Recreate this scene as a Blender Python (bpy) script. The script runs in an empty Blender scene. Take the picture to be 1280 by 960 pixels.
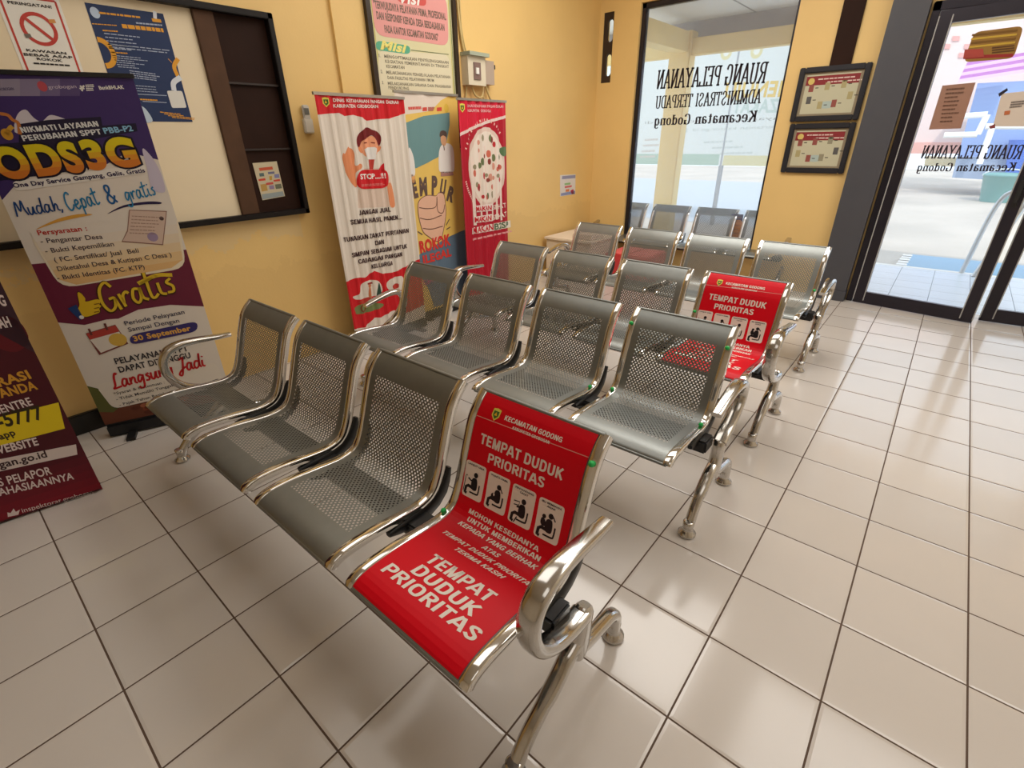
import bpy, bmesh, math, random
from mathutils import Vector, Matrix, Euler
random.seed(7)
SC = bpy.context.scene
COL = SC.collection
U = 1 / 3.0            # every length below is counted in floor tiles (1/3 m)
PI = math.pi

# ------------------------------------------------------------------ camera, world, light
FPX = 608.09
CAM_LOC = Vector((1.621, -6.744, 4.546))
CAM_ROT = Euler((1.105, 0.016, 0.699), 'XYZ')
cd = bpy.data.cameras.new('camera')
cd.sensor_fit = 'HORIZONTAL'
cd.sensor_width = 36.0
cd.lens = FPX * 36.0 / 1280.0
cd.clip_start = 0.02
cd.clip_end = 400
cam = bpy.data.objects.new('camera', cd)
COL.objects.link(cam)
cam.location = CAM_LOC * U
cam.rotation_euler = CAM_ROT
SC.camera = cam

SC.view_settings.view_transform = 'Standard'
SC.view_settings.look = 'None'
SC.view_settings.gamma = 1.0
SC.view_settings.use_curve_mapping = False
SC.view_settings.exposure = 0.5

W = bpy.data.worlds.new('sky')
SC.world = W
W.use_nodes = True
bg = W.node_tree.nodes['Background']
bg.inputs[0].default_value = (0.74, 0.88, 1.0, 1)
bg.inputs[1].default_value = 1.35

sl = bpy.data.lights.new('sun', 'SUN')
sl.energy = 1.3
sl.angle = 0.02
sl.color = (1.0, 0.96, 0.88)
so = bpy.data.objects.new('sun', sl)
COL.objects.link(so)
so.rotation_euler = Vector((-0.45, 0.75, -1.0)).to_track_quat('-Z', 'Y').to_euler()
so.location = (3, -8, 12)


def area(name, loc, sx, sy, power, color, rot=(0, 0, 0)):
    l = bpy.data.lights.new(name, 'AREA')
    l.shape = 'RECTANGLE'
    l.size = sx * U
    l.size_y = sy * U
    l.energy = power
    l.color = color
    o = bpy.data.objects.new(name, l)
    COL.objects.link(o)
    o.location = Vector(loc) * U
    o.rotation_euler = rot
    return o


WARM = (1.0, 0.97, 0.92)
area('ceiling_fill_a', (-3.5, 4.5, 10.3), 6.5, 4.5, 46, WARM)  # unseen area lights added under the ceiling to brighten the room
area('ceiling_fill_b', (-4.5, -2.5, 10.3), 6.5, 4.5, 12, WARM)
area('ceiling_fill_c', (4.5, 3.0, 10.3), 6.5, 4.5, 34, WARM)
area('ceiling_fill_d', (4.0, -8.0, 10.3), 6.5, 4.5, 7, WARM)


# ------------------------------------------------------------------ pixel of the photograph -> point on a plane of the place
_RM = CAM_ROT.to_matrix()


def ray(x, y):
    return _RM @ Vector(((x - 640) / FPX, -(y - 480) / FPX, -1.0))


def hit(p, o, n):
    r = ray(*p)
    t = (Vector(o) - CAM_LOC).dot(n) / r.dot(n)
    return CAM_LOC + r * t


# ------------------------------------------------------------------ materials
def lin(c):
    return tuple(((v / 255) / 12.92 if v / 255 <= .04045 else ((v / 255 + .055) / 1.055) ** 2.4) for v in c)


_M = {}


def mat(name, rgb, rough=.5, metal=0.0, noise=0.0, scale=8.0, bump=0.0, emit=0.0, spec=.5, coat=0.0):
    if name in _M:
        return _M[name]
    m = bpy.data.materials.new(name)
    m.use_nodes = True
    nt = m.node_tree
    b = nt.nodes['Principled BSDF']
    c = lin(rgb)
    b.inputs['Base Color'].default_value = (*c, 1)
    b.inputs['Roughness'].default_value = rough
    b.inputs['Metallic'].default_value = metal
    b.inputs['Specular IOR Level'].default_value = spec
    b.inputs['Coat Weight'].default_value = coat
    if noise or bump:
        tc = nt.nodes.new('ShaderNodeTexCoord')
        nz = nt.nodes.new('ShaderNodeTexNoise')
        nz.inputs['Scale'].default_value = scale
        nz.inputs['Detail'].default_value = 4
        nt.links.new(tc.outputs['Object'], nz.inputs['Vector'])
        if noise:
            mx = nt.nodes.new('ShaderNodeMix')
            mx.data_type = 'RGBA'
            mx.inputs[6].default_value = (*[max(0, v * (1 - noise)) for v in c], 1)
            mx.inputs[7].default_value = (*[min(1, v * (1 + noise)) for v in c], 1)
            nt.links.new(nz.outputs['Fac'], mx.inputs[0])
            nt.links.new(mx.outputs[2], b.inputs['Base Color'])
        if bump:
            bp = nt.nodes.new('ShaderNodeBump')
            bp.inputs['Strength'].default_value = bump
            bp.inputs['Distance'].default_value = .01
            nt.links.new(nz.outputs['Fac'], bp.inputs['Height'])
            nt.links.new(bp.outputs[0], b.inputs['Normal'])
    _M[name] = m
    return m


def ink(r, g, b):
    return mat('ink_%02x%02x%02x' % (r, g, b), (r, g, b), rough=.45, spec=.3)


def nodes_of(name):
    m = bpy.data.materials.new(name)
    m.use_nodes = True
    _M[name] = m
    nt = m.node_tree
    return m, nt, nt.nodes['Principled BSDF']


def mth(nt, op, a, b=None, c=None):
    n = nt.nodes.new('ShaderNodeMath')
    n.operation = op
    for i, v in enumerate((a, b, c)):
        if v is None:
            continue
        if isinstance(v, (int, float)):
            n.inputs[i].default_value = v
        else:
            nt.links.new(v, n.inputs[i])
    return n.outputs[0]


def mixc(nt, f, a, b):
    n = nt.nodes.new('ShaderNodeMix')
    n.data_type = 'RGBA'
    for i, v in ((0, f), (6, a), (7, b)):
        if isinstance(v, (int, float)):
            n.inputs[i].default_value = v
        elif isinstance(v, tuple):
            n.inputs[i].default_value = (*v, 1)
        else:
            nt.links.new(v, n.inputs[i])
    return n.outputs[2]


def tile_material(name, base, grout, size=1.0, rough=.12, gw=.0085):
    m, nt, b = nodes_of(name)
    tc = nt.nodes.new('ShaderNodeTexCoord')
    sp = nt.nodes.new('ShaderNodeSeparateXYZ')
    nt.links.new(tc.outputs['Object'], sp.inputs[0])
    x = mth(nt, 'MULTIPLY', sp.outputs[0], 3.0 / size)
    y = mth(nt, 'MULTIPLY', sp.outputs[1], 3.0 / size)
    dx = mth(nt, 'ABSOLUTE', mth(nt, 'SUBTRACT', mth(nt, 'FRACT', mth(nt, 'ADD', x, .5)), .5))
    dy = mth(nt, 'ABSOLUTE', mth(nt, 'SUBTRACT', mth(nt, 'FRACT', mth(nt, 'ADD', y, .5)), .5))
    d = mth(nt, 'MINIMUM', dx, dy)
    g = mth(nt, 'LESS_THAN', d, gw)
    cb = nt.nodes.new('ShaderNodeCombineXYZ')
    nt.links.new(mth(nt, 'FLOOR', x), cb.inputs[0])
    nt.links.new(mth(nt, 'FLOOR', y), cb.inputs[1])
    wn = nt.nodes.new('ShaderNodeTexWhiteNoise')
    nt.links.new(cb.outputs[0], wn.inputs['Vector'])
    c = lin(base)
    tile = mixc(nt, wn.outputs['Value'], tuple(v * .95 for v in c), tuple(min(1, v * 1.04) for v in c))
    nz = nt.nodes.new('ShaderNodeTexNoise')
    nz.inputs['Scale'].default_value = 5
    nz.inputs['Detail'].default_value = 5
    nt.links.new(tc.outputs['Object'], nz.inputs['Vector'])
    tile = mixc(nt, mth(nt, 'MULTIPLY', nz.outputs['Fac'], .16), tile, tuple(v * .75 for v in c))
    nt.links.new(mixc(nt, g, tile, lin(grout)), b.inputs['Base Color'])
    r = mth(nt, 'ADD', mth(nt, 'MULTIPLY', nz.outputs['Fac'], .14), rough - .06)
    nt.links.new(mth(nt, 'MAXIMUM', r, mth(nt, 'MULTIPLY', g, .8)), b.inputs['Roughness'])
    bp = nt.nodes.new('ShaderNodeBump')
    bp.inputs['Strength'].default_value = .5
    bp.inputs['Distance'].default_value = .003
    nt.links.new(mth(nt, 'MINIMUM', mth(nt, 'MULTIPLY', d, 30), 1.0), bp.inputs['Height'])
    nt.links.new(bp.outputs[0], b.inputs['Normal'])
    return m


def wall_material(name, base, peel=False):
    m, nt, b = nodes_of(name)
    tc = nt.nodes.new('ShaderNodeTexCoord')
    nz = nt.nodes.new('ShaderNodeTexNoise')
    nz.inputs['Scale'].default_value = 1.6
    nz.inputs['Detail'].default_value = 6
    nt.links.new(tc.outputs['Object'], nz.inputs['Vector'])
    c = lin(base)
    col = mixc(nt, nz.outputs['Fac'], tuple(v * .88 for v in c), tuple(min(1, v * 1.08) for v in c))
    if peel:
        sp = nt.nodes.new('ShaderNodeSeparateXYZ')
        nt.links.new(tc.outputs['Object'], sp.inputs[0])
        n2 = nt.nodes.new('ShaderNodeTexNoise')
        n2.inputs['Scale'].default_value = 3.2
        n2.inputs['Detail'].default_value = 9
        n2.inputs['Roughness'].default_value = .7
        nt.links.new(tc.outputs['Object'], n2.inputs['Vector'])
        z = sp.outputs[2]
        edge = mth(nt, 'ADD', 0.90, mth(nt, 'MULTIPLY', mth(nt, 'SUBTRACT', n2.outputs['Fac'], .5), .75))
        band = mth(nt, 'MULTIPLY', mth(nt, 'GREATER_THAN', z, edge), mth(nt, 'LESS_THAN', z, 1.16))
        band = mth(nt, 'MULTIPLY', band, mth(nt, 'LESS_THAN', sp.outputs[1], -.42))
        col = mixc(nt, mth(nt, 'MULTIPLY', band, .8), col, lin((226, 196, 140)))
        low = mth(nt, 'LESS_THAN', z, mth(nt, 'ADD', .5, mth(nt, 'MULTIPLY', n2.outputs['Fac'], .5)))
        col = mixc(nt, mth(nt, 'MULTIPLY', low, .25), col, lin((214, 176, 112)))
    nt.links.new(col, b.inputs['Base Color'])
    b.inputs['Roughness'].default_value = .55
    n3 = nt.nodes.new('ShaderNodeTexNoise')
    n3.inputs['Scale'].default_value = 60
    nt.links.new(tc.outputs['Object'], n3.inputs['Vector'])
    bp = nt.nodes.new('ShaderNodeBump')
    bp.inputs['Strength'].default_value = .12
    bp.inputs['Distance'].default_value = .004
    nt.links.new(n3.outputs['Fac'], bp.inputs['Height'])
    nt.links.new(bp.outputs[0], b.inputs['Normal'])
    return m


def perforated_material():
    m, nt, b = nodes_of('perforated_steel')
    uv = nt.nodes.new('ShaderNodeUVMap')
    sp = nt.nodes.new('ShaderNodeSeparateXYZ')
    nt.links.new(uv.outputs[0], sp.inputs[0])
    u, v = sp.outputs[0], sp.outputs[1]
    DX, DY, R = .05, .06, .0112

    def lat(off):
        a = mth(nt, 'SUBTRACT', mth(nt, 'FRACT', mth(nt, 'ADD', mth(nt, 'DIVIDE', u, DX), off)), .5)
        c = mth(nt, 'SUBTRACT', mth(nt, 'FRACT', mth(nt, 'ADD', mth(nt, 'DIVIDE', v, DY), off)), .5)
        a = mth(nt, 'MULTIPLY', a, DX)
        c = mth(nt, 'MULTIPLY', c, DY)
        return mth(nt, 'ADD', mth(nt, 'MULTIPLY', a, a), mth(nt, 'MULTIPLY', c, c))
    d = mth(nt, 'MINIMUM', lat(0.0), lat(.5))
    hole = mth(nt, 'LESS_THAN', d, R * R)
    for s, lim, op in ((u, .19, 'GREATER_THAN'), (u, 1.245, 'LESS_THAN'), (v, .34, 'GREATER_THAN'), (v, 2.16, 'LESS_THAN')):
        hole = mth(nt, 'MULTIPLY', hole, mth(nt, op, s, lim))
    nz = nt.nodes.new('ShaderNodeTexNoise')
    nz.inputs['Scale'].default_value = 14
    tc = nt.nodes.new('ShaderNodeTexCoord')
    nt.links.new(tc.outputs['Object'], nz.inputs['Vector'])
    c = lin((138, 141, 138))
    nt.links.new(mixc(nt, nz.outputs['Fac'], tuple(x * .9 for x in c), tuple(x * 1.08 for x in c)), b.inputs['Base Color'])
    b.inputs['Metallic'].default_value = .75
    b.inputs['Roughness'].default_value = .42
    tr = nt.nodes.new('ShaderNodeBsdfTransparent')
    ms = nt.nodes.new('ShaderNodeMixShader')
    nt.links.new(hole, ms.inputs[0])
    nt.links.new(b.outputs[0], ms.inputs[1])
    nt.links.new(tr.outputs[0], ms.inputs[2])
    nt.links.new(ms.outputs[0], nt.nodes['Material Output'].inputs[0])
    return m


def glass_material(name, tint, haze):
    """thin clear pane: mostly transparent, a weak mirror, a pale veil added for the bright outdoor haze"""
    m, nt, b = nodes_of(name)
    nt.nodes.remove(b)
    tr = nt.nodes.new('ShaderNodeBsdfTransparent')
    tr.inputs[0].default_value = (*tint, 1)
    gl = nt.nodes.new('ShaderNodeBsdfGlossy')
    gl.inputs['Roughness'].default_value = .02
    df = nt.nodes.new('ShaderNodeBsdfTranslucent')  # translucent share puts the whitish outdoor haze into the pane
    df.inputs[0].default_value = (.95, .95, 1, 1)
    fr = nt.nodes.new('ShaderNodeFresnel')
    fr.inputs[0].default_value = 1.25
    m0 = nt.nodes.new('ShaderNodeMixShader')
    m0.inputs[0].default_value = haze
    nt.links.new(tr.outputs[0], m0.inputs[1])
    nt.links.new(df.outputs[0], m0.inputs[2])
    m1 = nt.nodes.new('ShaderNodeMixShader')
    nt.links.new(fr.outputs[0], m1.inputs[0])
    nt.links.new(m0.outputs[0], m1.inputs[1])
    nt.links.new(gl.outputs[0], m1.inputs[2])
    nt.links.new(m1.outputs[0], nt.nodes['Material Output'].inputs[0])
    return m


YEL = wall_material('yellow_wall_paint', (238, 202, 132))
CREAMW = wall_material('cream_wall_paint', (232, 220, 200))
YELP = wall_material('yellow_wall_paint_peeling', (236, 198, 126), True)
FLOOR = tile_material('floor_tile', (211, 203, 195), (88, 68, 54))
PORCH = tile_material('porch_tile', (214, 222, 230), (110, 118, 126), 1.0, .3)
CEIL = mat('ceiling_white', (235, 230, 220), .8)
CHROME = mat('chrome', (222, 220, 216), .09, 1.0)
ALU = mat('polished_aluminium', (200, 197, 192), .15, 1.0)
PERF = perforated_material()
BLACK = mat('black_enamel', (16, 16, 17), .4)
RUBBER = mat('foot_plastic', (70, 72, 70), .35, .3)
GREENP = mat('green_film', (30, 190, 90), .4)
BLACKPL = mat('black_plastic', (22, 22, 24), .5)
DARKALU = mat('dark_anodised_frame', (48, 44, 52), .35, .5)
WOODBLK = mat('black_painted_wood', (22, 16, 14), .5, spec=.25, noise=.2)
BROWNW = mat('dark_brown_wood', (44, 24, 15), .6, spec=.15, noise=.3, scale=5)
BROWNL = mat('worn_brown_wood', (86, 60, 42), .6, spec=.2, noise=.3, scale=9)
CREAM = mat('cream_board', (236, 218, 184), .5, noise=.05, scale=3)
GREYCOL = mat('dark_grey_paint', (74, 74, 80), .5, noise=.06)
PAPER = ink(238, 234, 224)
WHITE = ink(240, 236, 228)
STICKR = mat('sticker_red', (216, 0, 26), .42, spec=.22)
STICKW = ink(236, 226, 214)


# ------------------------------------------------------------------ mesh builders
def smooth_path(P, n=6):
    P = [Vector(p) for p in P]
    P = [2 * P[0] - P[1]] + P + [2 * P[-1] - P[-2]]
    o = []
    for i in range(1, len(P) - 2):
        a, b, c, d = P[i - 1:i + 3]
        for k in range(n):
            t = k / n
            o.append(.5 * ((2 * b) + (c - a) * t + (2 * a - 5 * b + 4 * c - d) * t * t + (3 * b - a - 3 * c + d) * t ** 3))
    o.append(P[-2])
    return o


class MB:
    def __init__(s):
        s.v, s.f, s.m, s.sm, s.uv = [], [], [], [], []

    def add(s, vs, fs, mi=0, smooth=False, uvs=None):
        b = len(s.v)
        s.v += [Vector(p) for p in vs]
        s.uv += uvs if uvs else [(0, 0)] * len(vs)
        for f in fs:
            s.f.append([i + b for i in f])
            s.m.append(mi)
            s.sm.append(smooth)
        return s

    def box(s, a, b, mi=0, bev=0.0):
        a, b = Vector(a), Vector(b)
        lo = Vector([min(a[i], b[i]) for i in range(3)])
        hi = Vector([max(a[i], b[i]) for i in range(3)])
        if bev:
            bev = min(bev, *[(hi[i] - lo[i]) * .49 for i in range(3)])
            bm = bmesh.new()
            bmesh.ops.create_cube(bm, size=1)
            for v in bm.verts:
                v.co = Vector([lo[i] + (v.co[i] + .5) * (hi[i] - lo[i]) for i in range(3)])
            bmesh.ops.bevel(bm, geom=bm.edges[:], offset=bev, segments=2, affect='EDGES')
            bm.verts.index_update()
            s.add([v.co.copy() for v in bm.verts], [[v.index for v in f.verts] for f in bm.faces], mi)
            bm.free()
            return s
        x0, y0, z0 = lo
        x1, y1, z1 = hi
        vs = [(x0, y0, z0), (x1, y0, z0), (x1, y1, z0), (x0, y1, z0), (x0, y0, z1), (x1, y0, z1), (x1, y1, z1), (x0, y1, z1)]
        s.add(vs, [(0, 3, 2, 1), (4, 5, 6, 7), (0, 1, 5, 4), (1, 2, 6, 5), (2, 3, 7, 6), (3, 0, 4, 7)], mi)
        return s

    def obox(s, o, ud, nd, u0, u1, n0, n1, z0, z1, mi=0):
        """box in a frame: ud along, nd across, z up"""
        o, ud, nd = Vector(o), Vector(ud), Vector(nd)
        vs = []
        for z in (z0, z1):
            for u, n in ((u0, n0), (u1, n0), (u1, n1), (u0, n1)):
                vs.append(o + ud * u + nd * n + Vector((0, 0, z)))
        s.add(vs, [(0, 3, 2, 1), (4, 5, 6, 7), (0, 1, 5, 4), (1, 2, 6, 5), (2, 3, 7, 6), (3, 0, 4, 7)], mi)
        return s

    def sweep(s, path, ra, rb, side=(1, 0, 0), seg=12, mi=0, sq=2.0, cap=True):
        """elliptical (or squarish) section swept along a path; ra along 'side', rb across it"""
        path = [Vector(p) for p in path]
        n = len(path)
        side0 = Vector(side).normalized()
        rings = []
        for i, p in enumerate(path):
            t = (path[min(i + 1, n - 1)] - path[max(i - 1, 0)]).normalized()
            sd = (side0 - t * side0.dot(t))
            if sd.length < 1e-4:
                sd = t.orthogonal()
            sd.normalize()
            up = t.cross(sd)
            A = ra[i] if isinstance(ra, (list, tuple)) else ra
            B = rb[i] if isinstance(rb, (list, tuple)) else rb
            ring = []
            for k in range(seg):
                a = 2 * PI * k / seg
                c, d = math.cos(a), math.sin(a)
                c = math.copysign(abs(c) ** (2 / sq), c)
                d = math.copysign(abs(d) ** (2 / sq), d)
                ring.append(p + sd * (A * c) + up * (B * d))
            rings.append(ring)
        vs = [v for r in rings for v in r]
        fs = []
        for i in range(n - 1):
            for k in range(seg):
                k2 = (k + 1) % seg
                fs.append((i * seg + k, i * seg + k2, (i + 1) * seg + k2, (i + 1) * seg + k))
        s.add(vs, fs, mi, True)
        if cap:
            s.add(rings[0], [list(range(seg))[::-1]], mi)
            s.add(rings[-1], [list(range(seg))], mi)
        return s

    def tube(s, path, r, seg=8, mi=0):
        return s.sweep(path, r, r, (.31, .22, .9), seg, mi)

    def lathe(s, c, prof, seg=20, mi=0):
        """profile (r,z) around the vertical through c"""
        c = Vector(c)
        vs = []
        for r, z in prof:
            for k in range(seg):
                a = 2 * PI * k / seg
                vs.append(c + Vector((r * math.cos(a), r * math.sin(a), z)))
        fs = []
        for i in range(len(prof) - 1):
            for k in range(seg):
                k2 = (k + 1) % seg
                fs.append((i * seg + k, i * seg + k2, (i + 1) * seg + k2, (i + 1) * seg + k))
        s.add(vs, fs, mi, True)
        s.add(vs[:seg], [list(range(seg))[::-1]], mi)
        s.add(vs[-seg:], [list(range(seg))], mi)
        return s

    def prism(s, pts, depth, mi=0):
        """closed outline of 3-D points pushed along depth"""
        pts = [Vector(p) for p in pts]
        d = Vector(depth)
        n = len(pts)
        s.add(pts + [p + d for p in pts],
              [list(range(n)), [2 * n - 1 - i for i in range(n)]] + [(i, i + n, (i + 1) % n + n, (i + 1) % n) for i in range(n)], mi)
        return s

    def build(s, name, mats, parent=None, origin=(0, 0, 0)):
        me = bpy.data.meshes.new(name)
        o = Vector(origin)
        me.from_pydata([(p - o) * U for p in s.v], [], s.f)
        if not isinstance(mats, (list, tuple)):
            mats = [mats]
        for m in mats:
            me.materials.append(m)
        for p, mi, sm in zip(me.polygons, s.m, s.sm):
            p.material_index = mi
            p.use_smooth = sm
        if any(u != (0, 0) for u in s.uv):
            lay = me.uv_layers.new(name='UVMap')
            for lp in me.loops:
                lay.data[lp.index].uv = s.uv[lp.vertex_index]
        me.update()
        ob = bpy.data.objects.new(name, me)
        COL.objects.link(ob)
        ob.location = o * U
        if parent:
            ob.parent = parent
            ob.location = (o - Vector(parent.get('_o', (0, 0, 0)))) * U
        return ob


def tag(o, label=None, cat=None, group=None, kind=None):
    if label:
        o['label'] = label
    if cat:
        o['category'] = cat
    if group:
        o['group'] = group
    if kind:
        o['kind'] = kind
    return o


ROOTS = []


def thing(name, label, cat, at, group=None, kind=None):
    o = bpy.data.objects.new(name, None)
    COL.objects.link(o)
    o.empty_display_size = .1
    o.location = Vector(at) * U
    o['_o'] = tuple(at)
    ROOTS.append(o)
    return tag(o, label, cat, group, kind)


def struct(name, mb, mats, parent=None):
    o = mb.build(name, mats, parent)
    if not parent:
        o['kind'] = 'structure'
    return o


def copy_tree(o, parent=None):
    c = o.copy()
    COL.objects.link(c)
    if parent:
        c.parent = parent
    for ch in list(o.children):
        copy_tree(ch, c)
    return c


# ------------------------------------------------------------------ lettering
_TXT = {}


def text_mesh(st, bold=0.0, shear=0.0, res=3, grow=0.0):
    k = (st, bold, shear, res, grow)
    if k in _TXT:
        return _TXT[k]
    cu = bpy.data.curves.new('lettering', 'FONT')
    cu.body = st
    cu.size = 1
    cu.offset = bold + grow
    cu.shear = shear
    cu.space_character = 1 + 2.4 * max(0, bold - .01)
    cu.space_word = 1.15
    cu.resolution_u = res
    ob = bpy.data.objects.new('lettering', cu)
    COL.objects.link(ob)
    dg = bpy.context.evaluated_depsgraph_get()
    dg.update()
    ev = ob.evaluated_get(dg)
    me = ev.to_mesh()
    vs = [(v.co.x, v.co.y) for v in me.vertices]
    fs = [list(p.vertices) for p in me.polygons]
    ev.to_mesh_clear()
    bpy.data.objects.remove(ob)
    bpy.data.curves.remove(cu)
    x0 = min(v[0] for v in vs)
    x1 = max(v[0] for v in vs)
    _TXT[k] = (vs, fs, x0, x1)
    return _TXT[k]


CAPH = None


def cap_height():
    global CAPH
    if CAPH is None:
        CAPH = max(v[1] for v in text_mesh('H')[0])
    return CAPH


SLAB = {
    'R': (7.4, '1.6,0 1.6,10|~1.6,9.6 4,9.7 5.6,8.8 5.7,6.6 4,5.2 1.6,5.2|3.6,5.2 6.2,0', '1.6,0 1.4,10 6.3,0'),
    'U': (7.6, '~1.6,10 1.6,3 2.3,.8 3.9,.3 5.4,.8 6,3 6,10', '1.6,10 6,10'),
    'A': (7.6, '1,0 3.8,10|3.8,10 6.6,0|2,3.2 5.6,3.2', '1,0 6.6,0'),
    'N': (7.8, '1.6,0 1.6,10|1.6,10 6.1,0|6.1,0 6.1,10', '1.6,0 1.4,10 6.1,10'),
    'G': (7.6, '~6.2,7.6 5.2,9.6 3.6,9.8 2.1,8.8 1.5,5 2.1,1.2 3.6,.2 5.2,.6 6.2,2.4|6.2,0 6.2,4.3', '5.9,4.3'),
    'P': (7, '1.6,0 1.6,10|~1.6,9.6 4,9.7 5.7,8.7 5.7,6.2 4,4.8 1.6,4.8', '1.6,0 1.4,10'),
    'E': (7, '1.6,0 1.6,10|1.6,9.6 6,9.6|1.6,5.2 4.6,5.2|1.6,.4 6,.4|6,10 6,7.8|6,0 6,2.4', '1.4,0 1.4,10'),
    'L': (6.8, '1.6,0 1.6,10|1.6,.4 6,.4|6,0 6,2.6', '1.6,10 1.4,0'),
    'Y': (7.4, '.8,10 3.7,5|6.6,10 3.7,5|3.7,5 3.7,0', '.9,10 6.5,10 3.7,0'),
    'D': (7.6, '1.6,0 1.6,10|~1.6,9.6 4,9.6 5.8,8.2 6.2,5 5.8,1.8 4,.4 1.6,.4', '1.4,0 1.4,10'),
    'M': (9.4, '1.6,0 1.6,10|1.6,10 4.7,1|4.7,1 7.8,10|7.8,10 7.8,0', '1.6,0 1.4,10 8,10 7.8,0'),
    'I': (4, '2,0 2,10', '2,0 2,10'),
    'S': (7, '~5.7,7.6 4.9,9.5 3.3,9.8 1.8,8.8 1.9,6.8 3.6,5.3 5.4,3.8 5.6,1.8 4.3,.3 2.9,.3 1.4,2.4', ''),
    'T': (7.4, '3.7,0 3.7,10|.9,9.6 6.5,9.6|.9,10 .9,7.6|6.5,10 6.5,7.6', '3.7,0'),
    'K': (7.6, '1.6,0 1.6,10|6,10 1.8,4|3.2,6 6.4,0', '1.6,0 1.6,10 6,10 6.4,0'),
    'e': (6, '~1.4,3.8 4.9,3.8 4.7,6 3.2,6.8 1.8,6 1.3,3.6 1.9,1 3.4,.3 4.9,1.5', ''),
    'c': (5.8, '~4.7,5.4 3.8,6.7 2.4,6.4 1.4,3.6 2.2,.7 3.6,.3 4.8,1.6', ''),
    'a': (6.2, '~1.6,5.6 3,6.8 4.4,6.2 4.6,4.5 4.6,1 5.4,.3|~4.6,4 2.8,3.8 1.5,2.4 1.8,.7 3.1,.3 4.6,1.8', ''),
    'm': (9.6, '1.6,0 1.6,7|~1.6,5.2 3,6.7 4.5,6.2 4.8,5 4.8,0|~4.8,5.2 6.3,6.7 7.7,6.2 8,5 8,0', '1.6,0 4.8,0 8,0 1.2,6.8'),
    't': (4.8, '~2.2,9 2.2,1.6 3,.3 4.2,.8|.8,6.8 4,6.8', ''),
    'n': (6.8, '1.6,0 1.6,7|~1.6,5.2 3.2,6.7 4.8,6.2 5,5 5,0', '1.6,0 5,0 1.2,6.8'),
    'o': (6.2, '~3.1,6.8 1.6,5.6 1.3,3.5 1.7,1.2 3.1,.3 4.6,1.3 4.9,3.5 4.6,5.7 3.1,6.8', ''),
    'd': (6.6, '~4.8,5 3.4,6.8 1.8,6 1.3,3.5 1.9,1 3.3,.3 4.8,2|4.8,10 4.8,0', '4.3,9.8 5.3,0'),
    'g': (6.6, '~4.8,5 3.4,6.8 1.8,6 1.3,3.5 1.9,1 3.3,.3 4.8,2|~4.8,7 4.8,-1 4.2,-2.6 2.9,-2.9 1.5,-2', ''),
    ' ': (4, '', ''),
}
SANS = {
    'E': (6.6, '1.6,0 1.6,10|1.6,9.1 5.9,9.1|1.6,5.1 5.5,5.1|1.6,.9 6.1,.9', ''), 'L': (6.2, '1.6,0 1.6,10|1.6,.9 5.8,.9', ''),
    'T': (6.8, '3.4,0 3.4,10|.4,9.1 6.4,9.1', ''), 'I': (3.2, '1.6,0 1.6,10', ''), 'J': (6, '~4.4,10 4.4,2.6 3.6,.9 2.2,.9 1.2,2.6', ''),
    'A': (7.6, '.7,0 3.4,10|4.2,10 6.9,0|2.2,2.9 5.4,2.9', ''), 'U': (7.6, '~1.6,10 1.6,3.4 2.4,1.2 3.8,.8 5.2,1.2 6,3.4 6,10', ''),
    'N': (7.8, '1.6,0 1.6,10|1.8,10 6,0|6.2,0 6.2,10', ''), 'M': (9.2, '1.6,0 1.6,10|2,10 4.6,0|7.2,10 4.6,0|7.6,0 7.6,10', ''),
    'R': (7.4, '1.6,0 1.6,10|~1.6,9.2 4,9.2 5.7,8.6 5.7,6 4,5 1.6,5|3.8,5 6.4,0', ''), 'P': (7, '1.6,0 1.6,10|~1.6,9.2 4,9.2 5.7,8.5 5.7,5.6 4,4.5 1.6,4.5', ''),
    'D': (7.5, '1.6,0 1.6,10|~1.6,9.2 3.8,9.2 5.6,8 6,5 5.6,2 3.8,.8 1.6,.8', ''), 'K': (7.4, '1.6,0 1.6,10|6.2,10 1.8,4.2|3,5.8 6.5,0', ''),
    'S': (6.8, '~5.7,7.6 4.9,9.1 3.3,9.2 1.8,8.4 1.9,6.6 3.6,5.2 5.4,3.9 5.5,1.8 4.3,.8 2.9,.8 1.2,2.4', ''),
    'O': (8, '~4,9.2 2.1,8.4 1.4,5 2.1,1.6 4,.8 5.9,1.6 6.6,5 5.9,8.4 4,9.2', ''), 'H': (7.8, '1.6,0 1.6,10|6.2,0 6.2,10|1.6,5.2 6.2,5.2', ''),
    'B': (7.3, '1.6,0 1.6,10|~1.6,9.2 4,9.2 5.4,8.4 5.2,6 4,5.2 1.6,5.2|~1.6,5.2 4.2,5.2 5.8,4 5.6,1.6 4.2,.8 1.6,.8', ''),
    'Y': (7.2, '.8,10 3.6,4.6|6.4,10 3.6,4.6|3.6,5 3.6,0', ''), 'C': (7.2, '~6,7.4 5,9 3.6,9.2 2,8.2 1.4,5 2,1.8 3.6,.8 5.2,1.2 6.1,2.8', ''),
    'G': (7.8, '~6.2,7.4 5.2,9 3.7,9.2 2.1,8.2 1.4,5 2.1,1.8 3.7,.8 5.4,1.3 6.3,2.4|6.3,0 6.3,5|3.9,4.7 6.3,4.7', ''),
    'Z': (6.8, '.8,9.1 6,9.1|6,9.4 1,.6|.7,.9 6.2,.9', ''), '.': (2.6, '1.3,0 1.3,1.8', ''), ' ': (3, '', ''),
}
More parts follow.
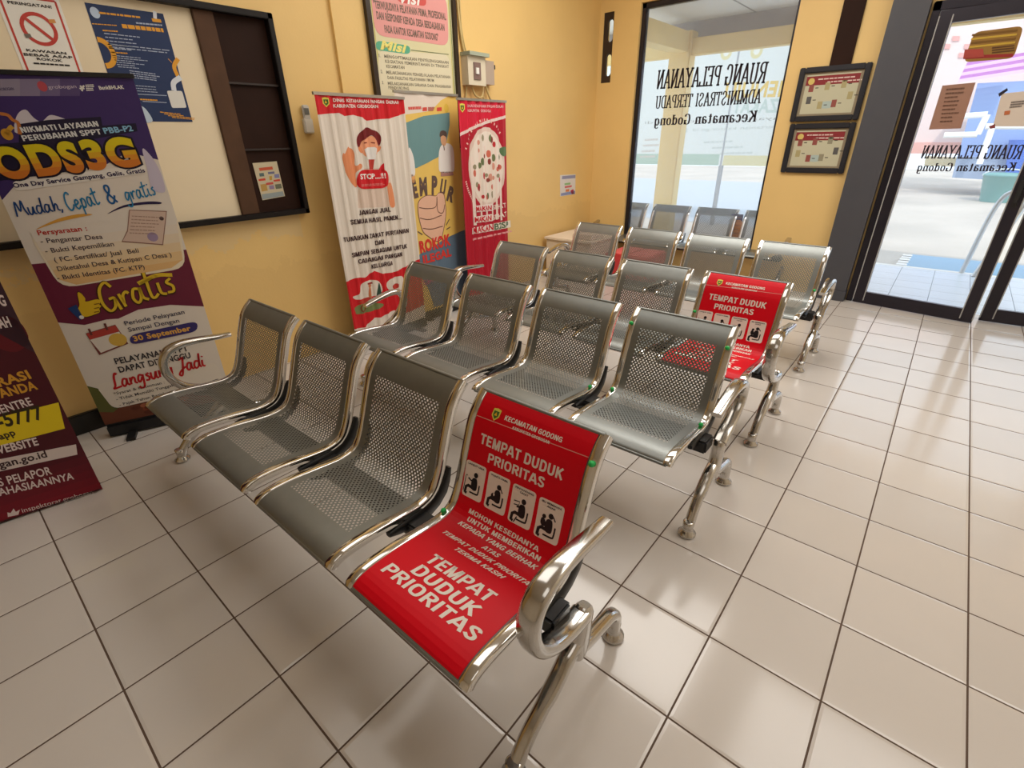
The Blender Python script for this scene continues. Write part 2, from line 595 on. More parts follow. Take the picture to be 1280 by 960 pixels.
BRUSH = {
    'M': (7.6, '~.5,0 2,9.5 3.5,3 5.5,9.8 6,4 7.2,0', ''), 'u': (4.6, '~.5,5 .6,1 2,.3 3.4,4.8|~3.5,5 3.4,1 4.6,0', ''),
    'd': (4.7, '~3.6,4.5 1.5,5 .5,2 1.5,0 3.3,2 4.4,10|~4.3,9 3.7,2 4.7,0', ''),
    'a': (4.6, '~3.4,4.5 1.6,5 .5,2 1.4,0 2.8,1.5 3.5,5|~3.5,5 3.4,1.4 4.7,0', ''),
    'h': (4.6, '~1,0 1.6,10|~.9,0 2.5,4.5 3.5,3.5 3.4,1 4.6,0', ''), ',': (2.4, '~1,.6 .9,-.4 .4,-1.8', ''),
    'C': (5.4, '~5,8.5 4,10 2,8.5 .8,4 1.8,.3 3.8,.8 5.2,3', ''), 'e': (4.0, '~.6,2.2 3,3.4 2.6,5 1.2,4.4 .6,1.6 1.8,0 4,1.6', ''),
    'p': (4.2, '~1.2,5 .2,-4|~.8,2 2,5 3.5,4 3,1 1.7,0 .8,1', ''), 't': (3.6, '~2,9.5 1.3,1.5 2,0 3.6,1|~-.4,6.2 3.8,7', ''),
    '&': (6, '~5.2,0 1.8,6.5 2,9.5 3.8,9.5 3.6,7 .8,3 1.2,.3 3.2,.2 5.2,4', ''),
    'g': (4.4, '~3.4,4.5 1.6,5 .6,2 1.5,.3 3.3,3.5|~3.7,5 3.2,-3 1.4,-4 .2,-2.5', ''), 'r': (3.6, '~.6,5 1,0|~1,1.5 1.6,4 2.8,5 3.4,4.2', ''),
    'i': (2.4, '~1,4.8 .9,1 2.4,0|1.2,6.8 1.6,7.5', ''), 's': (3.4, '~2.8,5 1.2,4 2.6,2.2 2.2,.3 .4,.4', ''),
    'L': (5, '~4,9 3,10 2,7 1.6,2 .5,.2 1.5,0 5,.6', ''), 'n': (4.4, '~.7,5 .7,0|~.7,2 2.2,4.6 3.2,3.6 3.2,1 4.4,0', ''),
    'J': (5, '~1.5,8.5 4.5,9.8|~4.2,9.6 3.2,3 1.8,-2.5 .3,-1.5 2,1 5,3', ''),
    'G': (5.4, '~5,8 3.8,10 1.5,8 .6,3.5 1.6,.2 3.5,1 4.4,4 2.8,4.2|~4.4,4 4.8,-.5', ''), ' ': (3, '', ''),
}


class Sheet:
    """a printed sheet: flat artwork in (u, v) laid on a surface, layers a hair apart"""
    EPS = .0014

    def __init__(s, o=None, ud=None, nd=None, surf=None, warp=None, cuts=(None, None)):
        s.o, s.ud, s.nd = (Vector(o) if o else None), (Vector(ud) if ud else None), (Vector(nd) if nd else None)
        s.surf, s.warp, s.cuts = surf, warp, cuts
        s.bm = bmesh.new()
        s.mats = []

    def mi(s, m):
        if m not in s.mats:
            s.mats.append(m)
        return s.mats.index(m)

    def pu(s, p):
        w = hit(p, s.o, s.nd) - s.o
        return (w.dot(s.ud), w.z)

    def raw(s, vs, fs, m, L):
        i = s.mi(m)
        bv = [s.bm.verts.new((x, y, L * s.EPS)) for x, y in vs]
        for f in fs:
            try:
                fc = s.bm.faces.new([bv[k] for k in f])
                fc.material_index = i
            except ValueError:
                pass

    def poly(s, pts, m, L=1, px=True):
        if px:
            pts = [s.pu(p) for p in pts]
        s.raw(pts, [range(len(pts))], m, L)

    def rect(s, u0, v0, u1, v1, m, L=1):
        s.raw([(u0, v0), (u1, v0), (u1, v1), (u0, v1)], [(0, 1, 2, 3)], m, L)

    def blob(s, pts, m, L=1, px=True):
        if px:
            pts = [s.pu(p) for p in pts]
        P = [Vector(p).to_3d() for p in pts]
        n = len(P)
        o = []
        for i in range(n):
            a, b, c, d = P[i - 1], P[i], P[(i + 1) % n], P[(i + 2) % n]
            for k in range(4):
                t = k / 4
                o.append(.5 * ((2 * b) + (c - a) * t + (2 * a - 5 * b + 4 * c - d) * t * t + (3 * b - a - 3 * c + d) * t ** 3))
        s.raw([(p.x, p.y) for p in o], [range(len(o))], m, L)

    def ell(s, c, ru, rv, m, L=1, px=True, n=28, hole=0.0):
        if px:
            c = s.pu(c)
        P = [(c[0] + ru * math.cos(2 * PI * k / n), c[1] + rv * math.sin(2 * PI * k / n)) for k in range(n)]
        if hole:
            Q = [(c[0] + ru * hole * math.cos(2 * PI * k / n), c[1] + rv * hole * math.sin(2 * PI * k / n)) for k in range(n)]
            s.raw(P + Q, [(k, (k + 1) % n, n + (k + 1) % n, n + k) for k in range(n)], m, L)
        else:
            s.raw(P, [range(n)], m, L)

    def stroke(s, pts, w, m, L=2, px=True, sm=0):
        if px:
            pts = [s.pu(p) for p in pts]
        P = [Vector((p[0], p[1])) for p in pts]
        if sm:
            P = [p.to_2d() for p in smooth_path([p.to_3d() for p in P], sm)]
        A, B = [], []
        for i, p in enumerate(P):
            t = (P[min(i + 1, len(P) - 1)] - P[max(i - 1, 0)])
            if t.length < 1e-9:
                t = Vector((1, 0))
            t.normalize()
            n = Vector((-t.y, t.x)) * w / 2
            A.append(tuple(p + n))
            B.append(tuple(p - n))
        k = len(P)
        s.raw(A + B, [(i, i + 1, k + i + 1, k + i) for i in range(k - 1)], m, L)

    def rrect(s, corners, r, m, L=1, px=True, n=4):
        """rounded quadrilateral"""
        P = [Vector(s.pu(p) if px else p) for p in corners]
        o = []
        for i in range(4):
            a, b, c = P[i - 1], P[i], P[(i + 1) % 4]
            d1, d2 = (a - b), (c - b)
            r1 = min(r, d1.length * .45)
            r2 = min(r, d2.length * .45)
            p1, p2 = b + d1.normalized() * r1, b + d2.normalized() * r2
            for k in range(n + 1):
                t = k / n
                o.append((1 - t) ** 2 * p1 + 2 * t * (1 - t) * b + t * t * p2)
        s.raw([tuple(p) for p in o], [range(len(o))], m, L)

    def frame_of(s, p0, p1, top, px):
        if px:
            p0, p1 = s.pu(p0), s.pu(p1)
            if not isinstance(top, (int, float)):
                top = s.pu(top)
        p0, p1 = Vector(p0), Vector(p1)
        d = p1 - p0
        ln = d.length
        d.normalize()
        up = Vector((-d.y, d.x))
        if up.y < 0:
            up = -up
        h = top if isinstance(top, (int, float)) else abs((Vector(top) - p0).dot(up))
        return p0, d, up, ln, h

    def text(s, st, p0, p1, top, m, bold=0.0, shear=0.0, L=3, px=True, grow=0.0, grad=None, res=3):
        vs, fs, x0, x1 = text_mesh(st, bold, shear, res, grow)
        if grow:
            b2 = text_mesh(st, bold, shear, res)
            x0, x1 = b2[2], b2[3]
        p0, d, up, ln, h = s.frame_of(p0, p1, top, px)
        sx, sy = ln / (x1 - x0), h / cap_height()
        P = [p0 + d * ((x - x0) * sx) + up * (y * sy) for x, y in vs]
        if not grad:
            s.raw([tuple(p) for p in P], fs, m, L)
            return
        bm = bmesh.new()
        bv = [bm.verts.new((x, y, 0)) for x, y in vs]
        for f in fs:
            try:
                bm.faces.new([bv[i] for i in f])
            except ValueError:
                pass
        n = len(grad)
        for k in range(1, n):
            bmesh.ops.bisect_plane(bm, geom=bm.verts[:] + bm.edges[:] + bm.faces[:], plane_co=(0, cap_height() * k / n, 0), plane_no=(0, 1, 0))
        bm.verts.index_update()
        P = [tuple(p0 + d * ((v.co.x - x0) * sx) + up * (v.co.y * sy)) for v in bm.verts]
        for k in range(n):
            sel = [[v.index for v in f.verts] for f in bm.faces
                   if min(n - 1, max(0, int(f.calc_center_median().y / cap_height() * n))) == k]
            s.raw(P, sel, grad[k], L)
        bm.free()

    def glyphs(s, font, st, p0, p1, top, m, wd=1.5, L=3, px=True, slant=0.0, serif=1.5):
        p0, d, up, ln, h = s.frame_of(p0, p1, top, px)
        tot = sum(font[c][0] for c in st)
        sx, sy = ln / tot, h / 10

        def T(x, y):
            return p0 + d * ((x + slant * y) * sx) + up * (y * sy)
        x = 0
        for c in st:
            adv, strokes, ser = font[c]
            for q in [q for q in strokes.split('|') if q]:
                sm = q[0] == '~'
                pts = [Vector([float(t) for t in a.split(',')]).to_3d() for a in q.lstrip('~').split()]
                if sm:
                    pts = smooth_path(pts, 5)
                A, B = [], []
                for i, p in enumerate(pts):
                    t = (pts[min(i + 1, len(pts) - 1)] - pts[max(i - 1, 0)]).normalized()
                    w = wd * (1.0 if serif == 0 else (.42 + .58 * abs(t.y) ** 1.5))
                    n = Vector((-t.y, t.x, 0)) * w / 2
                    A.append(tuple(T(x + p.x + n.x, p.y + n.y)))
                    B.append(tuple(T(x + p.x - n.x, p.y - n.y)))
                k = len(pts)
                s.raw(A + B, [(i, i + 1, k + i + 1, k + i) for i in range(k - 1)], m, L)
            for a in ser.split():
                cx, cy = [float(t) for t in a.split(',')]
                y0, y1 = (cy, cy + .8) if cy < 1 else (cy - .8, cy)
                s.raw([tuple(T(x + cx + i * serif, j)) for i, j in ((-1, y0), (1, y0), (1, y1), (-1, y1))], [(0, 1, 2, 3)], m, L)
            x += adv

    def lines(s, p0, p1, p2, n, m, w, L=3, ragged=.3, px=True, seed=1):
        """rows of illegibly small print: p0 start and p1 end of the first row, p2 start of the last"""
        rnd = random.Random(seed)
        a, b, c = [Vector(s.pu(p) if px else p) for p in (p0, p1, p2)]
        for i in range(n):
            t = i / max(1, n - 1)
            o = a.lerp(c, t)
            e = b - a
            end = 1 - ragged * rnd.random()
            x = 0.0
            while x < end - .03:
                l = min(.05 + .12 * rnd.random(), end - x)
                s.stroke([tuple(o + e * x), tuple(o + e * (x + l))], w, m, L, px=False)
                x += l + .02

    def emblem(s, c, r, px=True, L=3):
        """small yellow shield with a green heart and a red star"""
        c = s.pu(c) if px else c
        x, y = c
        s.raw([(x - r, y + r * 1.1), (x, y + r * 1.3), (x + r, y + r * 1.1), (x + r, y - r * .4), (x, y - r * 1.4), (x - r, y - r * .4)], [range(6)], ink(226, 214, 90), L)
        s.raw([(x - r * .7, y + r * .7), (x + r * .7, y + r * .7), (x + r * .7, y - r * .3), (x, y - r), (x - r * .7, y - r * .3)], [range(5)], ink(70, 110, 50), L + 1)
        s.raw([(x, y + r * .5), (x + r * .4, y - r * .3), (x - r * .4, y - r * .3)], [range(3)], ink(232, 180, 40), L + 2)

    def build(s, name, parent=None, origin=(0, 0, 0)):
        bm = s.bm
        for ax, vals in enumerate(s.cuts):
            for c in (vals or ()):
                co = [0, 0, 0]
                no = [0, 0, 0]
                co[ax] = c
                no[ax] = 1
                bmesh.ops.bisect_plane(bm, geom=bm.verts[:] + bm.edges[:] + bm.faces[:], plane_co=co, plane_no=no)
        og = Vector(origin)
        for v in bm.verts:
            u, w, n = v.co
            if s.surf:
                p = s.surf(u, w, n)
            else:
                p = s.o + s.ud * u + Vector((0, 0, w)) + s.nd * (n + (s.warp(u, w) if s.warp else 0))
            v.co = (p - og) * U
        me = bpy.data.meshes.new(name)
        bm.to_mesh(me)
        bm.free()
        for m in s.mats:
            me.materials.append(m)
        ob = bpy.data.objects.new(name, me)
        COL.objects.link(ob)
        ob.location = og * U
        if parent:
            ob.parent = parent
            ob.location = (og - Vector(parent.get('_o', (0, 0, 0)))) * U
        return ob


def frange(a, b, st):
    o = []
    while a < b:
        o.append(a)
        a += st
    return o


# ------------------------------------------------------------------ the room
FY = 10.93             # inner face of the wall with the window and the door
LX = -9.05             # inner face of the wall on the left
ZC = 10.5
struct('floor', MB().box((-9.6, -16, -.3), (9, 11.4, 0)), FLOOR)
struct('ceiling', MB().box((-9.6, -16, ZC), (9, 11.4, ZC + .3)), CEIL)
wl = MB().box((LX - .4, -16, 0), (LX, .25, ZC))
wl.prism([(-8.98, .25, 0), (-9.21, 10.93, 0), (-9.6, 10.93, 0), (-9.6, .25, 0)], (0, 0, ZC))
struct('wall_left', wl, YELP)
WX0, WX1, WZ0, WZ1 = -7.70, -2.93, .97, 8.42
VX0, VX1, VZ0, VZ1 = -9.06, -8.67, 6.29, 8.33
DX0, DX1, DZ = .08, 6.05, 7.32
w = MB()
w.box((-9.6, FY, 0), (VX0, FY + .42, ZC))
w.box((VX0, FY, 0), (VX1, FY + .42, VZ0))
w.box((VX0, FY, VZ1), (VX1, FY + .42, ZC))
w.box((VX1, FY, 0), (WX0, FY + .42, ZC))
w.box((WX0, FY, 0), (WX1, FY + .42, WZ0))
w.box((WX0, FY, WZ1), (WX1, FY + .42, ZC))
w.box((WX1, FY, 0), (DX0, FY + .42, ZC))
w.box((DX0, FY, DZ), (DX1, FY + .42, ZC))
w.box((DX1, FY, 0), (9, FY + .42, ZC))
struct('wall_front', w, YEL)
struct('wall_right', MB().box((8.6, -16, 0), (9, FY, ZC)), CREAMW)
struct('wall_back', MB().box((-9.6, -16.4, 0), (9, -16, ZC)), CREAMW)
b = MB().box((LX, -16, 0), (LX + .1, -4.0, .36), bev=.02)
struct('baseboard_left', b, mat('black_plinth_tile', (20, 18, 16), .3))
b = MB().box((-.74, 10.6, 0), (.03, FY, ZC))
b.box((-.76, 10.56, 0), (.05, FY, .3))
o = struct('trim_1', b, GREYCOL)
tag(o, 'dark grey square column beside the glass door')
o = struct('trim_2', MB().box((-1.87, FY - .07, 6.15), (-1.36, FY, ZC), bev=.015), BROWNW)
tag(o, 'dark brown wooden strip above the framed charts')

# window_1: dark aluminium frame, pane, mirrored lettering
wr = thing('window_1', 'tall dark framed window with mirrored black lettering on the pane', None, (WX0, FY, WZ0), kind='structure')
b = MB()
fy0, fy1 = FY + .1, FY + .3
ft = .16
b.box((WX0, fy0, WZ0), (WX0 + ft, fy1, WZ1), bev=.02)
b.box((WX1 - ft * .5, fy0, WZ0), (WX1, fy1, WZ1), bev=.02)
b.box((WX0, fy0, WZ0), (WX1, fy1, WZ0 + ft * .8), bev=.02)
b.box((WX0, fy0, WZ1 - ft), (WX1, fy1, WZ1), bev=.02)
b.build('window_frame', DARKALU, wr)
GLASS = glass_material('window_glass', (.98, .985, 1.0), .12)
GY = FY + .2
MB().box((WX0 + .1, GY, WZ0 + .1), (WX1 - .05, GY + .02, WZ1 - .1)).build('window_pane', GLASS, wr)
INKB = ink(44, 34, 42)
s = Sheet((WX0, GY - .004, 0), (1, 0, 0), (0, -1, 0))
s.glyphs(SLAB, 'RUANG PELAYANAN', (956, 104), (820, 111.5), (959.5, 77), INKB, 1.75)
s.glyphs(SLAB, 'ADMINISTRASI TERPADU', (950, 129), (819, 136), (951.5, 111), INKB, 1.75)
s.glyphs(SLAB, 'Kecamatan Godong', (945, 152), (817, 157), (948, 138), INKB, 1.8)
s.build('lettering', wr)

# window_2: the narrow ventilation block in the corner
vr = thing('window_2', 'narrow dark ventilation slot with two oval holes by the corner', None, (VX0, FY, VZ0), kind='structure')
bm = MB()
def slot_panel(mb, x0, x1, y0, y1, z0, z1, holes, cx, hw):
    """upright board with round-ended holes, built as a ring of quads about each hole"""
    zs = [z0] + [(holes[i][1] + holes[i + 1][0]) / 2 for i in range(len(holes) - 1)] + [z1]
    for i, (ha, hb) in enumerate(holes):
        za, zb = zs[i], zs[i + 1]
        inn, out = [], []
        n = 32
        for k in range(n):
            a = 2 * PI * k / n
            c, d = math.cos(a), math.sin(a)
            zc = hb - hw if d > 0 else ha + hw
            inn.append((cx + hw * c, zc + hw * d))
            sc = 1 / max(abs(c), abs(d))
            out.append((x0 + (x1 - x0) * (c * sc * .5 + .5), za + (zb - za) * (d * sc * .5 + .5)))
        vs = [(x, y0, z) for x, z in inn] + [(x, y0, z) for x, z in out] + [(x, y1, z) for x, z in inn]
        mb.add(vs, [(k, (k + 1) % n, n + (k + 1) % n, n + k) for k in range(n)] + [(k, (k + 1) % n, 2 * n + (k + 1) % n, 2 * n + k) for k in range(n)])
slot_panel(bm, VX0, VX1, FY + .03, FY + .12, VZ0, VZ1, [(VZ0 + .2, VZ0 + .85), (VZ0 + 1.2, VZ1 - .2)], (VX0 + VX1) / 2 + .06, .11)
bm.build('vent_block', mat('vent_brown', (52, 36, 24), .6), vr)

# the glass doors
b = MB()
b.box((DX0, FY - .12, 0), (DX0 + .16, FY + .3, DZ), bev=.015)
b.box((DX1 - .16, FY - .12, 0), (DX1, FY + .3, DZ), bev=.015)
b.box((DX0, FY - .12, DZ - .2), (DX1, FY + .3, DZ), bev=.015)
o = struct('trim_3', b, DARKALU)
tag(o, 'dark metal frame round the two glass doors')


def leaf(name, label, a, c):
    a, c = Vector(a), Vector(c)
    d = (c - a)
    wd = d.length
    d.normalize()
    n = Vector((d.y, -d.x, 0))
    r = thing(name, label, None, a, kind='structure')
    H = DZ - .22
    f = MB()
    f.obox(a, d, n, 0, .26, -.06, .06, .02, H)
    f.obox(a, d, n, wd - .26, wd, -.06, .06, .02, H)
    f.obox(a, d, n, .26, wd - .26, -.06, .06, .02, .36)
    f.obox(a, d, n, .26, wd - .26, -.06, .06, H - .26, H)
    f.build('door_frame', DARKALU, r)
    MB().obox(a, d, n, .24, wd - .24, -.01, .01, .3, H - .2).build('door_pane', GLASS2, r)
    g = MB()
    for e in (.0, .26, wd - .26, wd):
        g.obox(a, d, n, e - .012, e + .012, .06, .07, .1, H - .1)
    g.build('gasket', mat('pale_gasket', (170, 168, 165), .4), r)
    h = MB()
    p = a + d * (wd - .13)
    h.obox(p, d, n, -.04, .04, .06, .16, 3.0, 3.5)
    h.obox(p, d, n, -.05, .05, .05, .08, 2.9, 3.6)
    h.build('door_handle', BLACKPL, r)
    return r, a, d, n, wd


GLASS2 = glass_material('door_glass', (.98, .985, 1.0), .08)
d1, A1, D1, N1, WD1 = leaf('door_1', 'left glass door leaf, slightly ajar, with notices on the pane', (.27, 10.78, 0), (3.0, 10.385, 0))
d2, A2, D2, N2, WD2 = leaf('door_2', 'right glass door leaf at the edge of view', (3.14, 10.82, 0), (5.86, 10.95, 0))
s = Sheet(A1 + N1 * .014, D1, N1)
s.glyphs(SLAB, 'RUANG PELAYANAN', (1275, 199), (1150, 198), (1279, 181), INKB, 1.75)
s.glyphs(SLAB, 'Kecamatan Godong', (1268, 214), (1145, 214), (1271, 203), INKB, 1.8)
s.build('lettering', d1)


def taped(name, label, corners, n_off, m, draw=None, thick=.01, r=.0):
    """a sheet stuck on the inside of the left door leaf"""
    s = Sheet(A1 + N1 * n_off, D1, N1)
    P = [s.pu(p) for p in corners]
    if r:
        s.rrect(P, r, m, 0, px=False)
    else:
        s.raw(P, [range(len(P))], m, 0)
    if draw:
        draw(s)
    o = s.build(name)
    sol = o.modifiers.new('thickness', 'SOLIDIFY')
    sol.thickness = .002
    sol.offset = -1
    return tag(o, label)


def draw_plate(s):
    s.poly([(1206, 62), (1229, 61), (1230, 71), (1204, 73)], ink(170, 70, 60), 2)
    s.poly([(1204, 74), (1266, 71), (1267, 67), (1205, 69.5)], ink(150, 44, 44), 1)
    for k, y in enumerate((43, 48, 53, 58)):
        s.stroke([(1215 - k, y + 1), (1272 - k, y - 5)], .04, ink(196, 160, 60) if k % 2 else ink(120, 84, 30), 2)
    for k in range(3):
        s.stroke([(1240, 60 + 3 * k), (1268, 57 + 3 * k)], .025, ink(92, 60, 30), 2)


o = taped('notice_plate', 'brown and yellow notice plate with red foot on left door leaf', [(1204, 78), (1267, 73), (1280, 32), (1218, 40)], .03, ink(150, 112, 52), draw_plate, r=.12)
tag(o, cat='sign')


def draw_brown(s):
    s.lines((1183, 112), (1208, 110), (1175, 152), 9, ink(110, 80, 66), .03, 2, .4, seed=3)


o = taped('notice_paper', 'plain brown sheet of paper below the notice plate on left door leaf', [(1161, 162), (1201, 160.5), (1219.5, 103), (1178, 107)], .03, ink(160, 122, 104), draw_brown)
tag(o, cat='paper')


def draw_white(s):
    s.poly([(1256, 139), (1263, 138), (1262, 143), (1255, 144)], ink(190, 110, 70), 2)
    s.lines((1264, 128), (1284, 126), (1262, 134), 3, ink(120, 110, 104), .03, 2, .3, seed=4)
    s.poly([(1248, 117), (1259, 110), (1260, 113), (1249, 121)], ink(40, 36, 50), 3)
    s.poly([(1236, 158), (1244, 155), (1244, 160), (1238, 161)], ink(130, 60, 60), 3)


o = taped('notice_paper', 'white sheet of paper held with dark tape at right of left door leaf', [(1241, 158), (1286, 158), (1300, 112), (1252, 117)], .03, ink(214, 200, 186), draw_white)
tag(o, cat='paper')

# ------------------------------------------------------------------ outdoors
GZ = -.5
GRAVEL = mat('gravel_yard', (192, 180, 166), .9, noise=.3, scale=.55, bump=.4)
ROAD = mat('pale_concrete', (178, 182, 186), .85, noise=.06, scale=1.3)
g = MB().box((-60, 17.4, GZ - .3), (60, 95, GZ))
tag(struct('ground', g, GRAVEL), 'bright gravel yard outside the door')
g = MB().box((-60, 11.35, -.5), (60, 17.4, -.1))
tag(struct('porch_floor', g, PORCH), 'tiled porch floor in front of the doors')
g = MB().box((-60, 17.36, -.3), (60, 17.62, -.095))
tag(struct('porch_kerb', g, mat('white_kerb', (240, 236, 228), .7)), 'white painted edge of the porch')
g = MB().prism([(-60, 26.5, GZ + .01), (-3, 26.5, GZ + .01), (-6, 60, GZ + .01), (-60, 60, GZ + .01)], (0, 0, .01))
tag(struct('yard_slab', g, ROAD), 'pale concrete yard seen through the window')
RAMPM = mat('ramp_shade_blue', (130, 166, 192), .7, noise=.08)  # bluish shade under the porch roof put into the ramp's colour
g = MB()
g.prism([(1.05, 17.6, -.1), (1.05, 22.6, GZ), (1.05, 17.6, GZ)], (4.6, 0, 0))
for k in range(5):
    y0 = 17.75 + k * .95
    z = -.1 + (GZ + .1) * (y0 - 17.6) / 5 + .012
    z2 = -.1 + (GZ + .1) * (y0 + .6 - 17.6) / 5 + .012
    g.add([(.75, y0, z), (1.1, y0, z), (1.1, y0 + .6, z2), (.75, y0 + .6, z2)], [(0, 1, 2, 3)], 1)
tag(struct('ramp', g, [RAMPM, WHITE]), 'ramp outside the door, coloured with the blue of the porch shade')
YB = mat('pale_yellow_beam', (244, 214, 146), .7, noise=.05)
PY = 15.0
zt0 = hit((900, 42), (0, PY, 0), Vector((0, 1, 0))).z + .25
g = MB().box((-8.45, PY, GZ), (-7.6, PY + .6, zt0), bev=.03)
tag(g.build('porch_column', YB), 'pale yellow porch column seen through the window', 'column', kind='structure')
PC = hit((900, 42), (0, 15.0, 0), Vector((0, 1, 0))).z + .62
zb = hit((900, 64), (0, PY, 0), Vector((0, 1, 0))).z
zt = hit((900, 42), (0, PY, 0), Vector((0, 1, 0))).z
g = MB().box((-30, PY + .1, zb), (20, PY + .6, zt), bev=.03)
tag(g.build('porch_beam', YB), 'pale yellow beam across the porch', 'beam', kind='structure')
g = MB().box((-30, PY + .7, zt + .05), (20, PY + 1.1, PC + .1))
tag(g.build('porch_fascia', mat('grey_fascia', (176, 166, 162), .7, noise=.08)), 'grey board above the yellow beam', 'board', kind='structure')
g = MB().box((-8.3, FY + .42, zb + .1), (-7.7, PY, zt + .2))
tag(g.build('porch_tie_beam', YB), 'pale yellow beam from the wall to the porch column', 'beam', kind='structure')
g = MB().box((-60, 11.35, PC), (60, 16.1, PC + .15))
tag(struct('porch_ceiling', g, mat('porch_ceiling_white', (236, 232, 226), .8)), 'white porch ceiling outside the window')
g = MB()
for x in (-9.4, -5.6, -1.8, 2, 5.8):
    g.box((x - .02, FY + .42, PC - .02), (x + .02, 16.1, PC + .01))
tag(g.build('porch_ceiling_joint', mat('joint_grey', (170, 165, 160), .8)), 'thin seams between the porch ceiling boards', 'seams', kind='structure')

# the big printed banner in the yard, seen from behind
BY = 25.8
br = thing('yard_banner', 'big pale banner on posts standing in the yard, seen from behind', 'banner', (-9.4, BY, GZ))
s = Sheet((-9.4, BY, 0), (1, 0, 0), (0, -1, 0))
zl = hit((850, 206), (0, BY, 0), Vector((0, 1, 0))).z
s.rect(-9.5, zl, 5.5, zl + 7.4, ink(206, 210, 206), 0)
s.rect(-9.5, zl, -.15, zl + .62, ink(160, 180, 164), 1)
s.rect(.1, zl, 5.5, zl + .55, ink(200, 192, 150), 1)
s.text('MENUJU', (988, 120), (905, 122), (988, 101), ink(208, 176, 90), .03, L=2)
s.text('ZAKAT', (972, 140), (915, 141), (972, 124), ink(176, 190, 182), .03, L=2)
s.text('Bayarkan Zakat Anda di', (985, 149), (806, 155), (985, 145), ink(150, 150, 144), .0, L=2)
s.text('pertanian kantor.go.id', (972, 160), (866, 164), (972, 156), ink(176, 180, 174), .0, L=2)
s.ell((856, 163), .16, .16, ink(176, 180, 174), 2, hole=.7)
s.lines((806, 175), (826, 174), (800, 196), 4, ink(190, 180, 170), .12, 2, .2, seed=5)
s.lines((880, 178), (930, 176), (900, 192), 3, ink(184, 190, 186), .1, 2, .3, seed=6)
for x, y in ((908, 65), (946, 63)):
    s.ell((x, y), .32, .38, ink(206, 196, 150), 2)
    s.ell((x, y), .16, .2, ink(214, 214, 204), 3)
s.build('printed_sheet', br)
g = MB()
for x in (-9.3, 0, 5.4):
    MB().tube([(-9.4 + x, BY + .12, GZ), (-9.4 + x, BY + .12, zl + 7.5)], .14, 8).build('post', mat('post_grey', (150, 152, 154), .6), br)

# hand rail beside the ramp
r = thing('hand_rail', 'pale steel hand rail beside the ramp outside the door', 'hand rail', (2.9, 17.4, -.1))
MB().tube(smooth_path([(2.75, 17.5, -.1), (2.95, 17.5, 2.2), (3.3, 17.5, 2.75), (4.0, 17.5, 2.95), (5.6, 17.5, 3.0)], 6), .075, 10).build('top_rail', mat('galvanised_steel', (205, 208, 212), .35, .7), r)
MB().tube([(3.1, 17.1, -.1), (3.75, 17.4, 2.85)], .085, 10).build('rail_post', _M['galvanised_steel'], r)

# bucket and stall
r = thing('bucket', 'pale teal bucket standing in the yard outside the door', 'bucket', (4.55, 49.5, GZ))
MB().lathe((4.55, 49.5, GZ), [(.95, 0), (1.0, .1), (1.3, 1.85), (1.4, 1.9), (1.4, 2.05), (1.24, 2.07), (1.18, 1.8)], 24).build('bucket_body', mat('teal_plastic', (116, 164, 160), .4), r)
MB().tube(smooth_path([(4.55 + 1.35 * math.cos(a), 49.5 - .4, GZ + 1.9 + .5 * math.sin(a)) for a in [PI * k / 8 for k in range(9)]], 3), .05, 6).build('handle', mat('wire_white', (225, 225, 225), .5), r)


def quad_box(name, m, corners, Y, depth, parent):
    n = Vector((0, 1, 0))
    pts = [hit(p, (0, Y, 0), n) for p in corners]
    return MB().prism(pts, (0, depth, 0)).build(name, m, parent)


SY = 54
r = thing('market_stall', 'stall with blue cover and violet striped awning across the yard', 'stall', (4, SY, GZ))
BLUE = mat('blue_tarpaulin', (140, 165, 214), .6, noise=.2, scale=.7)
quad_box('tarpaulin_front', BLUE, [(1196, 200), (1290, 205), (1300, 100), (1222, 104)], SY, 6, r)
quad_box('side_cover', mat('blue_sheet', (70, 110, 200), .5), [(1254, 236), (1290, 240), (1296, 175), (1262, 175)], SY - 1.2, 1, r)
AW = [mat('awning_violet', (190, 120, 190), .6), mat('awning_pink', (236, 196, 226), .6)]
for k in range(6):
    y = 78 + k * 4.2
    quad_box('awning_stripe', AW[k % 2], [(1207 - k * 2, y + 4.2), (1290, y - 10), (1290, y - 14.2), (1209 - k * 2, y)], SY - 1.6 - .1 * k, .08, r)
WP = mat('white_pole', (250, 248, 245), .5)
for a, c in (((1206, 145), (1234, 143)), ((1234, 143), (1222, 168)), ((1180, 169), (1222, 168)), ((1240, 160), (1224, 205)), ((1232, 158), (1290, 158))):
    n = Vector((0, 1, 0))
    MB().tube([hit(a, (0, SY - 2.2, 0), n), hit(c, (0, SY - 2.2, 0), n)], .22, 8).build('pole', WP, r)
quad_box('base_crate', mat('grey_crates', (150, 165, 190), .7, noise=.3, scale=1.2), [(1190, 222), (1256, 226), (1260, 196), (1196, 196)], SY - .6, 4, r)
r = thing('yard_wall', 'pale pink building wall behind the stall across the yard', 'wall', (-3, 62, GZ), kind='structure')
quad_box('wall_panel', mat('pale_pink_render', (240, 214, 204), .8, noise=.06, scale=.4), [(1080, 186), (1420, 192), (1420, -60), (1080, -10)], 62, 1, r)
quad_box('wall_band', mat('salmon_band', (236, 176, 160), .8), [(1080, 192), (1250, 192), (1250, 178), (1080, 178)], 61.8, .2, r)
for k, (x, y) in enumerate(((1190, 45), (1178, 55), (1205, 55), (1198, 66))):
    quad_box('wall_mark', mat('salmon_mark', (232, 170, 160), .8), [(x, y + 6), (x + 9, y + 6), (x + 10, y), (x + 1, y)], 61.9, .1, r)
g = MB().prism([hit(p, (0, 58, 0), Vector((0, 1, 0))) for p in ((1155, 207), (1200, 208.5), (1200, 198), (1157, 196))], (0, 2.5, 0))
